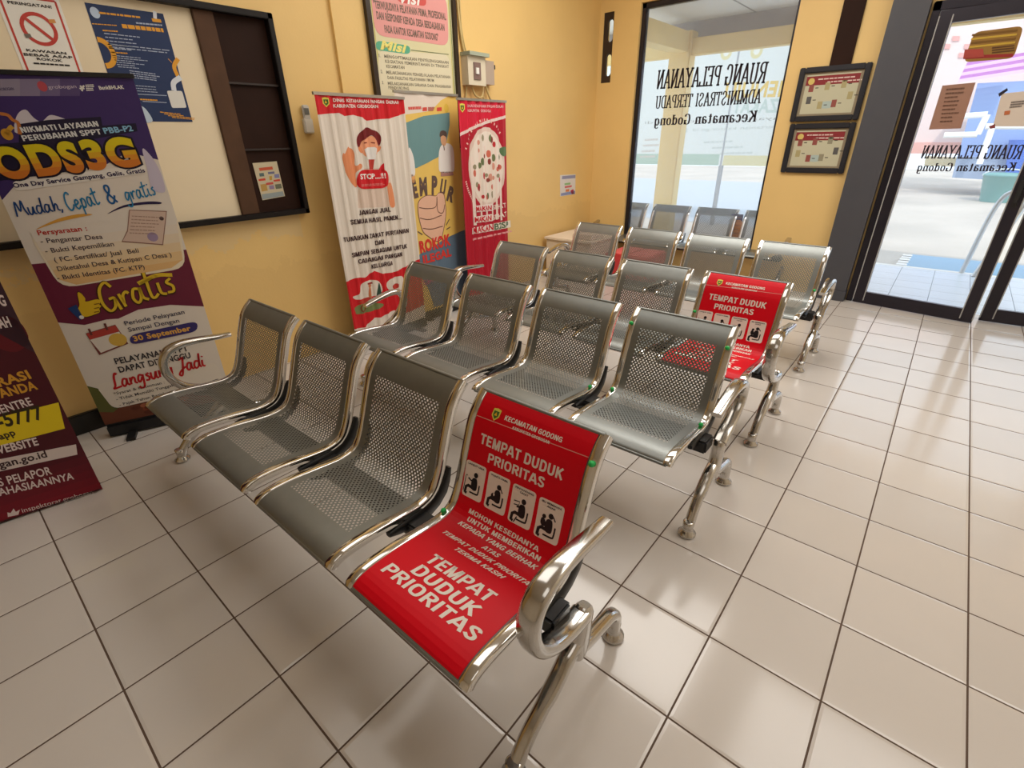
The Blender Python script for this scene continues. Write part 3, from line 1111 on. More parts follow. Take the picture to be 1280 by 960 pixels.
tag(g.build('planter_bed', mat('planter_yellow', (226, 206, 160), .8, noise=.2)), 'low yellowish planter edge across the yard below the pink wall', 'planter')

# ------------------------------------------------------------------ left wall: the notice board and what hangs on the wall
XB = LX + .05
XF = LX + .2
n_x = Vector((1, 0, 0))


def on_x(p, X):
    return hit(p, (X, 0, 0), n_x)


yR = on_x((388, 266), XF).y
zT = on_x((338, 16), XF).z
zB = on_x((388, 266), XF).z
yL = -8.6
r = thing('notice_board', 'long black framed notice board, cream panel and dark brown right end', 'notice board', (LX, yR, zB))
f = MB()
f.box((LX, yL, zB), (XF, yR, zB + .1), bev=.01)
f.box((LX, yL, zT - .1), (XF, yR, zT), bev=.01)
f.box((LX, yL, zB), (XF, yL + .1, zT), bev=.01)
f.box((LX, yR - .1, zB), (XF, yR, zT), bev=.01)
f.build('board_frame', WOODBLK, r)
yS = on_x((303, 272), XB).y
MB().box((LX, yL + .1, zB + .1), (XB, yS, zT - .1)).build('cream_panel', CREAM, r)
MB().box((LX, yS, zB + .1), (XB - .01, yR - .1, zT - .1)).build('brown_panel', BROWNW, r)
MB().box((XB - .01, yS, zB + .1), (XB + .06, yS + .34, zT - .1), bev=.01).build('stile', BROWNL, r)
for zz in (zB + 1.25, zB + 2.35):
    MB().box((XB - .01, yS + .3, zz - .018), (XB + .05, yR - .1, zz + .018), bev=.005).build('rail', mat('shadow_brown_wood', (40, 24, 18), .5), r)  # thin dark strips stand for the horizontal shadow lines on the panel

PX = XB + .004
# no smoking poster
s = Sheet((PX, 0, 0), (0, 1, 0), (1, 0, 0))
Q = [s.pu(p) for p in ((31, 84), (98, 86), (69, 2), (1.5, -4))]
u0 = (Q[0][0] + Q[3][0]) / 2
u1 = (Q[1][0] + Q[2][0]) / 2
zlo = s.pu((98, 86))[1] - .5
zhi = Q[2][1]
s.rect(u0 - .05, zlo, u1 + .05, zhi + .06, PAPER, 0)
RED1 = ink(196, 66, 56)
for a, c in (((u0, zlo), (u0, zhi)), ((u1, zlo), (u1, zhi)), ((u0, zhi), (u1, zhi))):
    s.stroke([a, c], .025, RED1, 1, px=False)
c = s.pu((49, 36.5))
rr = .5 * (Vector(s.pu((73, 45))) - Vector(s.pu((25, 31)))).length
s.ell(c, rr, rr, RED1, 2, px=False, hole=.78)
s.stroke([(c[0] - rr * .62, c[1] + rr * .62), (c[0] + rr * .62, c[1] - rr * .62)], rr * .2, RED1, 3, px=False)
s.stroke([(c[0] + rr * .72, c[1] + rr * .55), (c[0] + rr * 1.1, c[1] + rr * .6)], rr * .22, ink(214, 150, 80), 4, px=False)
s.stroke([(c[0] - rr * .95, c[1] - rr * .5), (c[0] - rr * .6, c[1] - rr * .45)], rr * .24, ink(120, 110, 100), 4, px=False)
DK = ink(40, 34, 34)
s.text('PERINGATAN!', (9.9, 4.4), (65, 10.6), .032, DK, .03, L=3)
s.text('KAWASAN', (33.3, 64), (83.4, 68.3), .03, DK, .03, L=3)
s.text('BEBAS ASAP', (30.2, 69.3), (91.2, 73.4), .03, DK, .03, L=3)
s.text('ROKOK', (46.4, 75), (78.7, 77.6), .03, DK, .03, L=3)
s.lines((42, 79), (88, 82), (42, 79), 1, DK, .02, 3, .1)
tag(s.build('poster'), 'white no smoking poster with a red barred circle on the notice board', 'poster')

# blue poster
s = Sheet((PX, 0, 0), (0, 1, 0), (1, 0, 0))
a, c2, e = s.pu((106, 5)), s.pu((203.3, 15.3)), s.pu((240.8, 152.5))
s.rect(a[0], e[1], (c2[0] + e[0]) / 2, (a[1] + c2[1]) / 2, ink(34, 52, 92), 0)
pu1 = (c2[0] + e[0]) / 2
OR = ink(226, 160, 50)
LW = ink(170, 180, 200)


def zz8(x, y):
    return (100 + x / 6, y / 6)


s.ell(zz8(112, 95), .06, .07, ink(190, 205, 225), 2)
s.lines(zz8(140, 95), zz8(450, 130), zz8(140, 95), 1, OR, 0.0240, 2, .0, seed=8)
s.lines(zz8(90, 178), zz8(285, 192), zz8(90, 178), 1, OR, 0.0120, 2, .0, seed=9)
s.lines(zz8(420, 172), zz8(615, 190), zz8(420, 172), 1, LW, 0.0200, 2, .0, seed=10)
s.lines(zz8(315, 195), zz8(625, 228), zz8(315, 195), 1, OR, 0.0520, 2, .0, seed=11)
s.stroke([zz8(560, 85), zz8(563, 140)], .05, ink(225, 228, 235), 2)
s.stroke([zz8(540, 150), zz8(608, 158)], .045, OR, 3)
s.lines(zz8(170, 228), zz8(285, 236), zz8(170, 228), 1, OR, 0.0160, 2, .0, seed=12)
s.lines(zz8(180, 250), zz8(500, 285), zz8(215, 360), 5, LW, 0.0120, 2, .5, seed=13)
s.lines(zz8(215, 330), zz8(680, 380), zz8(215, 350), 2, LW, 0.0120, 2, .2, seed=14)
s.lines(zz8(230, 392), zz8(355, 400), zz8(230, 392), 1, OR, 0.0160, 2, .0, seed=15)
s.lines(zz8(240, 415), zz8(500, 440), zz8(285, 500), 6, LW, 0.0100, 2, .5, seed=16)
s.lines(zz8(370, 530), zz8(600, 560), zz8(385, 580), 4, LW, 0.0120, 2, .3, seed=17)
s.lines(zz8(390, 640), zz8(580, 655), zz8(410, 680), 3, LW, 0.0100, 2, .4, seed=18)
s.stroke([zz8(410, 705), zz8(650, 717)], .01, LW, 2)
s.lines(zz8(450, 745), zz8(580, 752), zz8(450, 745), 1, OR, 0.0200, 2, .0, seed=19)
s.stroke([zz8(470, 760), zz8(650, 770)], .01, LW, 2)
s.lines(zz8(600, 840), zz8(810, 862), zz8(690, 880), 4, OR, 0.0120, 2, .3, seed=20)
s.stroke([zz8(660, 440), zz8(690, 470)], .01, OR, 2)
rc = (a[0] + .01, s.pu(zz8(160, 395))[1])
rs = [(rc[0] + .15 * math.cos(-PI / 2 + PI * k / 16), rc[1] + .17 * math.sin(-PI / 2 + PI * k / 16)) for k in range(17)]
s.stroke(rs, .07, OR, 2, px=False)
s.stroke([zz8(735, 440), zz8(706, 500), zz8(735, 575)], .06, OR, 2, sm=5)
s.stroke([zz8(755, 580), zz8(702, 620), zz8(705, 680)], .075, ink(222, 226, 232), 3, sm=5)
s.rrect([zz8(690, 810), zz8(800, 808), zz8(765, 682), zz8(650, 680)], .03, ink(225, 222, 214), 2)
s.blob([zz8(440, 800), zz8(490, 815), zz8(545, 905), zz8(480, 912)], ink(190, 205, 220), 2)
s.blob([zz8(425, 740), zz8(460, 800), zz8(445, 810), zz8(430, 790)], ink(60, 130, 80), 2)
tag(s.build('poster'), 'dark blue poster with orange headings and rings on the notice board', 'poster')

# small leaflet on the brown end
s = Sheet((XB + .006, 0, 0), (0, 1, 0), (1, 0, 0))


def zz5(x, y):
    return (300 + x * .09375, 180 + y * .09375)


s.poly([zz5(300, 750), zz5(600, 695), zz5(490, 230), zz5(165, 255)], ink(206, 192, 160), 0)
for pts, cc in (([(250, 320), (430, 300), (440, 340), (262, 360)], (200, 90, 60)), ([(255, 390), (315, 385), (325, 430), (262, 435)], (90, 110, 110)),
                ([(370, 375), (455, 365), (462, 395), (376, 402)], (110, 110, 140)), ([(455, 405), (520, 398), (528, 450), (462, 455)], (130, 130, 170)),
                ([(245, 470), (335, 455), (342, 485), (250, 495)], (205, 70, 50)), ([(445, 480), (530, 466), (536, 494), (452, 502)], (205, 70, 50)),
                ([(388, 430), (425, 425), (428, 480), (394, 484)], (190, 150, 60)), ([(345, 520), (440, 505), (445, 535), (352, 550)], (200, 80, 70)),
                ([(270, 540), (350, 530), (370, 620), (290, 635)], (190, 150, 80)), ([(385, 555), (450, 548), (460, 600), (395, 605)], (150, 130, 160)),
                ([(465, 540), (545, 530), (560, 590), (478, 600)], (110, 110, 90)), ([(290, 670), (570, 630), (590, 690), (300, 740)], (150, 160, 160))):
    s.poly([zz5(*p) for p in pts], ink(*cc), 1)
tag(s.build('leaflet'), 'small white leaflet with colourful pictures on the brown end of the board', 'leaflet')

# remote control in its holder on the wall
c = on_x((385.5, 149), LX + .1)
r = thing('remote_control', 'white remote control in a wall holder beside the notice board', 'remote control', (LX, c.y, c.z - .25))
MB().box((LX, c.y - .1, c.z - .26), (LX + .1, c.y + .1, c.z + .02), bev=.02).build('holder', mat('white_plastic', (228, 222, 210), .4), r)
MB().box((LX + .02, c.y - .075, c.z - .2), (LX + .085, c.y + .075, c.z + .26), bev=.02).build('remote_body', mat('grey_white_plastic', (206, 200, 190), .4), r)
MB().box((LX + .085, c.y - .05, c.z + .08), (LX + .09, c.y + .05, c.z + .2)).build('display', mat('display_grey', (110, 110, 105), .2), r)

# vision and mission chart
XV = -8.98


def wall2(Y):
    return -8.98 - (Y - .25) * .23 / 10.68


y0 = on_x((453, 0), wall2(1)).y
y1 = on_x((571, 30), wall2(3.5) + .1).y
zb = on_x((577, 185), wall2(3.7) + .06).z
ud = Vector((-.23, 10.68, 0)).normalized()
nd = Vector((ud.y, -ud.x, 0))
O = Vector((wall2(y0), y0, 0))
wdt = (y1 - y0) + .02
r = thing('framed_chart', 'tall dark framed vision and mission chart behind the pull up banners', 'framed chart', (O.x, O.y, zb))
f = MB()
zt = 9.1
for a in ((0, .12, zb, zt), (wdt - .12, wdt, zb, zt), (.12, wdt - .12, zb, zb + .12), (.12, wdt - .12, zt - .12, zt)):
    f.obox(O, ud, nd, a[0], a[1], 0, .1, a[2], a[3])
f.build('chart_frame', mat('dark_chart_frame', (50, 36, 24), .4), r)
s = Sheet(O + nd * .03, ud, nd)
s.rect(.1, zb + .1, wdt - .1, zt - .1, ink(222, 214, 170), 0)
for k, cc in ((.16, (110, 130, 70)), (.2, (200, 190, 90))):
    for uu in (k, wdt - k):
        s.stroke([(uu, zb + .15), (uu, zt - .2)], .02, ink(*cc), 1, px=False)


def zz1(x, y):
    return (440 + x * .15625, y * .15625)


PK = ink(230, 160, 154)
s.rrect([zz1(185, 282), zz1(775, 370), zz1(757, -30), zz1(140, -130)], .25, PK, 2)
s.rrect([zz1(362, 18), zz1(598, 52), zz1(585, -60), zz1(350, -95)], .15, ink(212, 90, 84), 3)
s.text('Visi', zz1(385, 22), zz1(555, 42), .2, WHITE, .03, .3, 4)
GT = ink(120, 104, 92)
s.text('"TERWUJUDNYA PELAYANAN PRIMA, PROFESIONAL', zz1(175, 62), zz1(752, 160), .13, GT, .03, L=4)
s.text('DAN RESPONSIF KEPADA DESA BERDASARKAN', zz1(198, 150), zz1(740, 247), .13, GT, .03, L=4)
s.text('PADA KANTOR KECAMATAN GODONG"', zz1(262, 258), zz1(690, 325), .13, GT, .03, L=4)
s.rrect([zz1(190, 400), zz1(462, 436), zz1(466, 368), zz1(190, 322)], .15, ink(96, 174, 140), 3)
s.text('Misi', zz1(225, 392), zz1(440, 422), .16, ink(240, 226, 130), .04, .3, 4)
s.rrect([zz1(230, 900), zz1(830, 960), zz1(775, 436), zz1(205, 400)], .2, ink(228, 218, 186), 2)
s.stroke([zz1(470, 400), zz1(772, 436)], .015, ink(120, 130, 90), 4)
GT2 = ink(130, 122, 104)
for st, p0, p1 in (('MENGOPTIMALKAN PENYELENGGARAAN', (258, 462), (772, 512)), ('KEGIATAN PEMERINTAHAN DI TINGKAT', (266, 502), (775, 545)), ('KECAMATAN', (275, 542), (420, 552)),
                   ('MELAKSANAKAN PENGELOLAAN PELAYANAN', (275, 590), (785, 628)), ('DAN FASILITAS PELAYANAN UMUM', (285, 632), (655, 655)),
                   ('MELAKSANAKAN SARANA DAN PRASARANA', (287, 678), (792, 705)), ('PENDUKUNG', (292, 712), (455, 720))):
    s.text(st, zz1(*p0), zz1(*p1), .06, GT2, .02, L=4, res=1)
for st, p in (('1.', (215, 456)), ('2.', (230, 584)), ('3.', (240, 672))):
    s.text(st, zz1(*p), zz1(p[0] + 15, p[1] + 2), .06, GT2, .02, L=4)
s.build('chart_print', r)

# electric box with its cables
c = Vector((wall2(4.3), 4.3, 6.2))
O2 = Vector((wall2(3.95), 3.95, 0))
r = thing('switch_box', 'small white switch box with hanging cables right of the vision chart', 'switch box', (O2.x, O2.y, 5.85))
g = MB().obox(O2, ud, nd, .0, .68, 0, .24, 5.85, 6.5)
g.build('box_body', mat('ivory_plastic', (224, 212, 186), .4), r)
g = MB().obox(O2, ud, nd, -.02, .74, 0, .34, 6.5, 6.58)
g.build('top_cover', mat('grey_green_plastic', (168, 176, 156), .4), r)
MB().obox(O2, ud, nd, .2, .46, .24, .27, 5.98, 6.36).build('breaker', mat('breaker_grey', (130, 104, 96), .4), r)
MB().obox(O2, ud, nd, .25, .36, .27, .3, 6.1, 6.24).build('switch_lever', WHITE, r)
MB().obox(O2, ud, nd, .72, 1.08, 0, .2, 5.9, 6.45).build('side_unit', mat('adapter_grey', (184, 164, 146), .4), r)
MB().obox(O2, ud, nd, 1.08, 1.2, .06, .14, 6.28, 6.38).build('plug', BLACKPL, r)
WIRE = mat('cable_ivory', (206, 180, 120), .5)


def wpt(u, n, z):
    return O2 + ud * u + nd * n + Vector((0, 0, z))


MB().tube(smooth_path([wpt(.1, .06, 6.5), wpt(.0, .05, 6.9), wpt(-.06, .04, 7.6), wpt(-.05, .04, 8.6), wpt(-.05, .04, ZC)], 4), .03, 6).build('cable', WIRE, r)
MB().tube(smooth_path([wpt(.18, .06, 6.5), wpt(.05, .05, 6.95), wpt(.02, .04, 7.6), wpt(.02, .04, ZC)], 4), .02, 6).build('cable', WIRE, r)
MB().tube(smooth_path([wpt(.1, .06, 5.85), wpt(.05, .05, 5.5), wpt(-.05, .05, 4.9), wpt(-.05, .05, 4.2)], 4), .025, 6).build('cable', WIRE, r)
MB().tube(smooth_path([wpt(.25, .1, 5.85), wpt(.35, .14, 5.62), wpt(.6, .14, 5.6), wpt(.72, .1, 5.85)], 4), .025, 6).build('cable', WIRE, r)
MB().tube(smooth_path([wpt(.8, .1, 5.9), wpt(.95, .12, 5.6), wpt(1.1, .1, 5.45), wpt(.9, .1, 5.35), wpt(.7, .1, 5.6)], 4), .03, 6).build('cable', WIRE, r)

# small sticker sheet near the corner
O3 = Vector((wall2(8.5), 8.5, 0))
s = Sheet(O3 + nd * .006, ud, nd)


def zzq(x, y):
    return (640 + x * .14586, 200 + y * .14586)


s.poly([zzq(412, 312), zzq(542, 292), zzq(545, 122), zzq(412, 130)], ink(226, 220, 214), 0)
s.poly([zzq(418, 308), zzq(540, 290), zzq(540, 262), zzq(420, 285)], ink(140, 150, 190), 1)
s.poly([zzq(428, 165), zzq(543, 155), zzq(544, 128), zzq(430, 138)], ink(150, 150, 176), 1)
for pts, cc in (([(450, 200), (500, 192), (500, 210), (450, 216)], (150, 190, 130)), ([(452, 225), (512, 215), (512, 232), (452, 242)], (214, 110, 110)),
                ([(460, 252), (490, 248), (490, 270), (460, 274)], (220, 130, 80)), ([(500, 262), (525, 250), (536, 288), (512, 294)], (200, 50, 80))):
    s.poly([zzq(*p) for p in pts], ink(*cc), 1)
tag(s.build('sticker_sheet'), 'small white and blue sticker sheet on the wall near the far corner', 'sticker')

# two framed flow charts on the wall by the door


def flow_frame(label, z0, z1, x0, x1, band, seed):
    y = FY
    r = thing('framed_flowchart', label, 'framed chart', ((x0 + x1) / 2, y, z0), 'framed flow charts by the door')
    fw = .14
    f = MB()
    f.box((x0, y - .1, z0), (x0 + fw, y, z1), bev=.02)
    f.box((x1 - fw, y - .1, z0), (x1, y, z1), bev=.02)
    f.box((x0 + fw, y - .1, z0), (x1 - fw, y, z0 + fw), bev=.02)
    f.box((x0 + fw, y - .1, z1 - fw), (x1 - fw, y, z1), bev=.02)
    f.build('picture_frame', mat('dark_picture_frame', (40, 40, 46), .35), r)
    s = Sheet((x0, y - .04, 0), (1, 0, 0), (0, -1, 0))
    W, H = x1 - x0, z1 - z0
    s.rect(fw, z0 + fw, W - fw, z1 - fw, ink(150, 136, 112), 0)
    s.rect(fw + .07, z0 + fw + .05, W - fw - .07, z1 - fw - .05, ink(198, 194, 166), 1)
    s.rect(fw + .07, z1 - fw - .3, W - fw - .07, z1 - fw - .08, ink(140, 50, 54), 2)
    s.ell((fw + .2, z1 - fw - .2), .08, .08, ink(216, 190, 110), 3, px=False)
    s.lines((fw + .36, z1 - fw - .16), (W - fw - .16, z1 - fw - .16), (fw + .6, z1 - fw - .24), 2, ink(226, 200, 190), .03, 3, .2, px=False, seed=seed)
    rnd = random.Random(seed)
    s.ell((W * .5, z0 + H * .3), .22, .09, ink(176, 192, 186), 2, px=False)
    for k, (a, c) in enumerate(((.22, .62), (.45, .64), (.68, .66), (.22, .4), (.4, .3), (.6, .32), (.8, .45))):
        cc = [(150, 144, 120), (150, 84, 76), (96, 94, 92), (176, 164, 120)][rnd.randrange(4)]
        s.rect(W * a - .06, z0 + H * c - .09, W * a + .06, z0 + H * c + .09, ink(*cc), 3)
        s.stroke([(W * a + .1, z0 + H * c), (W * a + .18, z0 + H * c)], .02, ink(70, 66, 60), 3, px=False)
    s.build('flowchart_print', r)
    return r


flow_frame('upper framed flow chart with red title band, right of the window', 4.87, 6.2, -2.56, -.86, 0, 21)
flow_frame('lower framed flow chart with red title band, right of the window', 3.52, 4.82, -2.52, -.87, 0, 22)


# ------------------------------------------------------------------ pull-up banners
def banner_stand(name, label, O, ud, wd, H, cas_col=BLACKPL, foot=.35, bottom=.2, rail_m=None, back=.28):
    """cassette on the floor, pole behind, top rail; returns the root and a Sheet for the print"""
    O, ud = Vector(O), Vector(ud).normalized()
    nd = Vector((ud.y, -ud.x, 0))
    r = thing(name, label, 'banner', O, 'pull up banners along the left wall')
    g = MB().obox(O, ud, nd, .02, wd - .02, -.13, .07, .03, bottom)
    g.obox(O, ud, nd, .02, wd - .02, -.08, .02, bottom, bottom + .04)
    g.build('cassette', cas_col, r)
    for k in (.28, wd - .4):
        MB().obox(O, ud, nd, k, k + .13, -back, foot, 0, .05).build('foot', cas_col, r)
    p = O + ud * (wd / 2) - nd * .09
    MB().tube([p + Vector((0, 0, .1)), p + Vector((0, 0, H))], .035, 8).build('pole', ALU, r)
    MB().obox(O, ud, nd, -.02, wd + .02, -.03, .025, H - .03, H + .025).build('top_rail', rail_m or mat('rail_silver', (190, 184, 174), .3, .8), r)
    return r, O, ud, nd


def sheet_cuts(wd, H, du, dv=None):
    return (frange(du, wd, du), frange(dv, H, dv) if dv else None)


# 1. the service banner
O = Vector((-8.469, -5.805, 0))
ud = Vector((.366, .93, 0))
r, O, ud, nd = banner_stand('pull_up_banner', 'purple and white pull up banner with big yellow ODS 3G letters', O, ud, 1.97, 5.44, rail_m=BLACKPL)
s = Sheet(O, ud, nd)
PURP, MAR = ink(66, 48, 104), ink(112, 40, 62)
OFF = ink(232, 222, 210)
WDT = 1.97
s.rect(0, .24, WDT, 5.42, OFF, 0)
pv = lambda y, x=60: s.pu((x, y))[1]
top_v = 5.42
v1 = s.pu((10, 215))[1]
s.raw([(0, top_v), (WDT, top_v), (WDT, s.pu((190, 200))[1]), (1.62, s.pu((170, 190))[1]), (1.2, s.pu((100, 212))[1]), (.5, s.pu((30, 205))[1]), (0, s.pu((6, 250))[1])], [range(7)], PURP, 1)
for k, cc in enumerate(((150, 140, 160), (138, 126, 154), (116, 102, 140), (92, 76, 122))):
    a0 = s.pu((k * 25, 98.8))
    a1 = s.pu((k * 25 + 25, 98.6))
    c0 = s.pu((k * 25, 120))
    c1 = s.pu((k * 25 + 25, 120))
    s.raw([(max(0, c0[0]), c0[1]), c1, a1, (max(0, a0[0]), a0[1])], [(0, 1, 2, 3)], ink(*cc), 2)
s.text('GROBOGAN', (-2, 113.5), (18, 112.5), (-2, 110), ink(70, 60, 100), .02, L=3)
s.ell((53, 108), .05, .06, ink(190, 80, 90), 3)
s.text('grobogan', (61, 111), (96, 110), (61, 106.5), ink(214, 200, 214), .0, L=3)
for dx, dy in ((-2.5, -3), (2.5, -3), (0, 4), (-3, 1), (3, 1)):
    s.stroke([(102.7, 110), (102.7 + dx, 110 + dy)], .02, WHITE, 3)
s.lines((107, 106.5), (119, 106), (108, 113), 4, WHITE, .012, 3, .3, seed=30)
s.text('BankBHLAK', (124.6, 112), (155.5, 111), (124.6, 107.5), WHITE, .03, L=3)
s.blob([(18, 160), (22, 143), (32, 137), (42, 147), (52, 152), (62, 144), (74, 146), (90, 151), (108, 148), (122, 150), (95, 160), (28, 167)], ink(214, 206, 214), 2)
s.blob([(178, 186), (188, 194), (196, 206), (203, 222), (206, 240), (190, 236), (184, 212)], ink(206, 196, 214), 2)
s.poly([(24, 155), (60, 150), (126, 146), (128, 157), (170, 154), (172, 164), (110, 175), (106, 212), (0, 226), (0, 180), (24, 178)], ink(36, 30, 56), 3)
s.stroke([(0, 142), (10, 144), (16, 150), (23, 154), (25, 168)], .04, ink(196, 120, 60), 4, sm=4)
s.stroke([(8, 168), (13, 160), (16, 158)], .05, ink(206, 160, 60), 4, sm=4)
s.ell((9, 168), .06, .07, ink(206, 150, 50), 4)
s.glyphs(SANS, 'NIKMATI LAYANAN', (27.2, 166.2), (124.6, 157.8), (26, 159), ink(226, 226, 226), 2.0, 5, serif=0)
s.glyphs(SANS, 'PERUBAHAN SPPT', (29, 176.5), (128, 167.8), (28.5, 169.3), ink(226, 226, 226), 2.0, 5, serif=0)
s.text('PBB-P2', (131, 167), (167, 163.4), (131, 160), ink(140, 190, 220), .035, L=5)
GR = [ink(214, 124, 46), ink(222, 146, 46), ink(224, 172, 40), ink(224, 196, 34), ink(222, 202, 30)]
for gg, m, L in ((.05, ink(30, 22, 40), 5), (.0, None, 7)):
    s.text('ODS', (1, 223), (108, 212), (-4, 187), m, .055, 0, L, grow=gg, grad=GR if m is None else None, res=6)
    s.text('3G', (112, 211), (176.5, 205), (112, 177), m, .055, 0, L, grow=gg, grad=GR if m is None else None, res=6)
s.rrect([(20, 239), (183, 216), (181, 205), (14, 227)], .08, ink(238, 232, 224), 4)
s.text('One Day Service Gampang, Gelis, Gratis', (17.8, 234.7), (181.8, 215.2), (17, 229.2), ink(50, 40, 76), .03, L=6)
BR1 = ink(36, 74, 132)
BR2 = ink(40, 128, 176)
s.glyphs(BRUSH, 'Mudah,', (21, 271), (81, 262), (20, 251), BR1, 1.0, 5, serif=0, slant=.12)
s.glyphs(BRUSH, 'Cepat', (86, 264), (126, 254.5), (85, 240), BR2, 1.0, 5, serif=0, slant=.12)
s.glyphs(BRUSH, '&', (136, 254.5), (149, 252.5), (135, 231), ink(36, 96, 156), 1.1, 5, serif=0)
s.glyphs(BRUSH, 'gratis', (158, 251), (196, 243), (157, 230), BR2, 1.0, 5, serif=0, slant=.12)
s.blob([(134, 267.7), (154, 256.8), (183, 252), (200, 252.5), (200, 255), (179, 255.7), (154, 259.6)], ink(44, 36, 76), 3)
s.blob([(44.7, 287), (71, 274), (97.5, 267.7), (116, 268), (97.5, 272), (71, 278)], ink(222, 164, 70), 3)
# maroon field and the peach box on it
s.raw([(0, s.pu((42, 330))[1]), (.0, s.pu((80, 402))[1]), (.3, s.pu((100, 407))[1]), (.6, s.pu((128, 400))[1]), (.75, s.pu((150, 398))[1]), (1.05, s.pu((180, 386))[1]), (1.5, s.pu((220, 380))[1]),
       (WDT, s.pu((262, 382))[1]), (WDT, s.pu((232, 312))[1])], [range(9)], MAR, 2)
bx = [(76, 360.5), (233, 335), (222, 268), (34, 290)]
P = [Vector(s.pu(p)) for p in bx]
s.rrect([tuple(p) for p in P], .2, ink(240, 226, 200), 3, px=False)
PG = [(232, 188, 128), (234, 200, 148), (236, 210, 170), (234, 216, 190), (233, 220, 204), (232, 222, 210)]
for k, cc in enumerate(PG):
    t0, t1 = k / 6, (k + 1) / 6
    A0, A1_ = P[0].lerp(P[3], t0), P[0].lerp(P[3], t1)
    B0, B1_ = P[1].lerp(P[2], t0), P[1].lerp(P[2], t1)
    i = Vector((.03, .03))
    if k == 0:
        s.raw([tuple(A0 + Vector((.2, .03))), tuple(B0 + Vector((-.2, .03))), tuple(B0 + Vector((-.05, .12))), tuple(B1_ + Vector((-.03, 0))), tuple(A1_ + Vector((.03, 0))), tuple(A0 + Vector((.05, .12)))], [range(6)], ink(*cc), 4)
    else:
        s.raw([tuple(A0 + Vector((.03, 0))), tuple(B0 + Vector((-.03, 0))), tuple(B1_ + Vector((-.03, 0))), tuple(A1_ + Vector((.03, 0)))], [range(4)], ink(*cc), 4)
s.text('Persyaratan :', (48.3, 294), (109.7, 288), .066, ink(190, 52, 44), .025, L=6)
TX = ink(74, 60, 70)
for st, p0, p1 in (('- Pengantar Desa', (51.8, 304.3), (129, 298.2)), ('- Bukti Kepemilikan', (57.5, 316.5), (143.2, 307.3)), ('( FC. Sertifikat/ Jual  Beli', (69, 327.6), (174.2, 315.5)),
                   ('Diketahui Desa & Kutipan C Desa )', (73, 338.8), (215, 320.5)), ('- Bukti Identitas (FC. KTP)', (72.5, 350), (181.4, 335.8))):
    s.text(st, p0, p1, .066, TX, .012, L=6)
s.poly([(152, 302.3), (204, 306.3), (208.8, 263.7), (161.5, 262), (159, 288)], ink(150, 110, 96), 6)
s.poly([(153.5, 301), (203, 305), (207.6, 264.8), (162.6, 263), (160, 289)], ink(216, 190, 174), 7)
s.lines((165, 270), (203, 272), (162, 291), 6, ink(178, 146, 132), .015, 8, .2, seed=31)
s.ell((191, 296), .07, .07, ink(160, 140, 170), 8)
s.ell((202, 273), .03, .03, ink(90, 70, 70), 8)
zb2 = lambda x, y: (x * .2031, 220 + y * .2031)
HAND = [(478, 720), (500, 722), (525, 752), (530, 772), (600, 757), (618, 775), (612, 790), (624, 800), (612, 815), (616, 832), (600, 845), (520, 866), (482, 822), (490, 790)]
s.blob([zb2(x + (x - 540) * .06, y + (y - 800) * .06) for x, y in HAND], ink(60, 44, 20), 6)
s.blob([zb2(*p) for p in HAND], ink(226, 186, 40), 7)
for y in (790, 815, 838):
    s.stroke([zb2(580, y), zb2(612, y - 7)], .015, ink(140, 100, 20), 8)
s.poly([zb2(*p) for p in ((418, 815), (470, 790), (515, 874), (492, 886))], ink(40, 66, 120), 7)
s.ell(zb2(503, 868), .03, .03, WHITE, 8)
for cc, wd_, L, dd in (((70, 40, 20), 1.45, 6, 1), ((226, 190, 50), .9, 7, 0)):
    s.glyphs(BRUSH, 'Gratis', (132, 391 + dd), (222, 363 + dd), (134, 352), ink(*cc), wd_, L, serif=0, slant=.1)
s.stroke([zb2(850, 662), zb2(960, 612), zb2(1060, 608)], .06, ink(226, 190, 50), 7, sm=4)
zc2 = lambda x, y: (60 + x * .19786, 370 + y * .19786)
s.poly([zc2(*p) for p in ((325, 372), (508, 300), (425, 180), (238, 236))], ink(130, 70, 64), 5)
s.poly([zc2(*p) for p in ((335, 358), (495, 296), (450, 224), (266, 276))], ink(232, 222, 210), 6)
s.poly([zc2(*p) for p in ((266, 276), (450, 222), (428, 184), (244, 238))], ink(186, 70, 60), 6)
for x, y in ((258, 205), (358, 172)):
    s.stroke([zc2(x, y), zc2(x + 18, y + 42)], .03, ink(110, 60, 54), 7)
s.ell(zc2(442, 275), .12, .11, ink(220, 180, 80), 7)
s.text('Periode Pelayanan', (157, 406.6), (231.2, 391.8), .07, ink(64, 60, 84), .01, L=6)
s.text('Sampai Dengan', (161.3, 414.5), (224.7, 402.7), .07, ink(64, 60, 84), .01, L=6)
s.rrect([(163, 431.4), (247, 414), (247, 401), (162, 418.5)], .14, ink(62, 52, 112), 5)
s.text('30 September', (167.9, 426.4), (239.1, 412.6), .085, ink(232, 176, 84), .035, L=6)
s.text('PELAYANAN SPPT', (145, 455), (236, 438), .1, ink(56, 52, 56), .025, L=6)
s.text('DAPAT DITUNGGU', (150, 465.5), (239.1, 446.8), .1, ink(56, 52, 56), .025, L=6)
s.glyphs(BRUSH, 'Langsung Jadi', (142, 486), (257, 457), .26, ink(196, 36, 40), 1.3, 6, serif=0, slant=.15)
for st, p0, p1 in (('*Syarat & Ketentuan :', (143, 493.7), (206.4, 479)), ('- Tidak Memiliki Tunggakan', (146, 500.6), (224, 480.8)), ('- Pajak Tahun Berjalan', (150, 507.5), (212, 491.5))):
    s.text(st, p0, p1, .05, ink(80, 74, 74), .01, L=6, res=1)
s.raw([(0, .24), (WDT, .24), (WDT, .62), (.4, .66), (0, .78)], [range(5)], ink(112, 62, 42), 1)
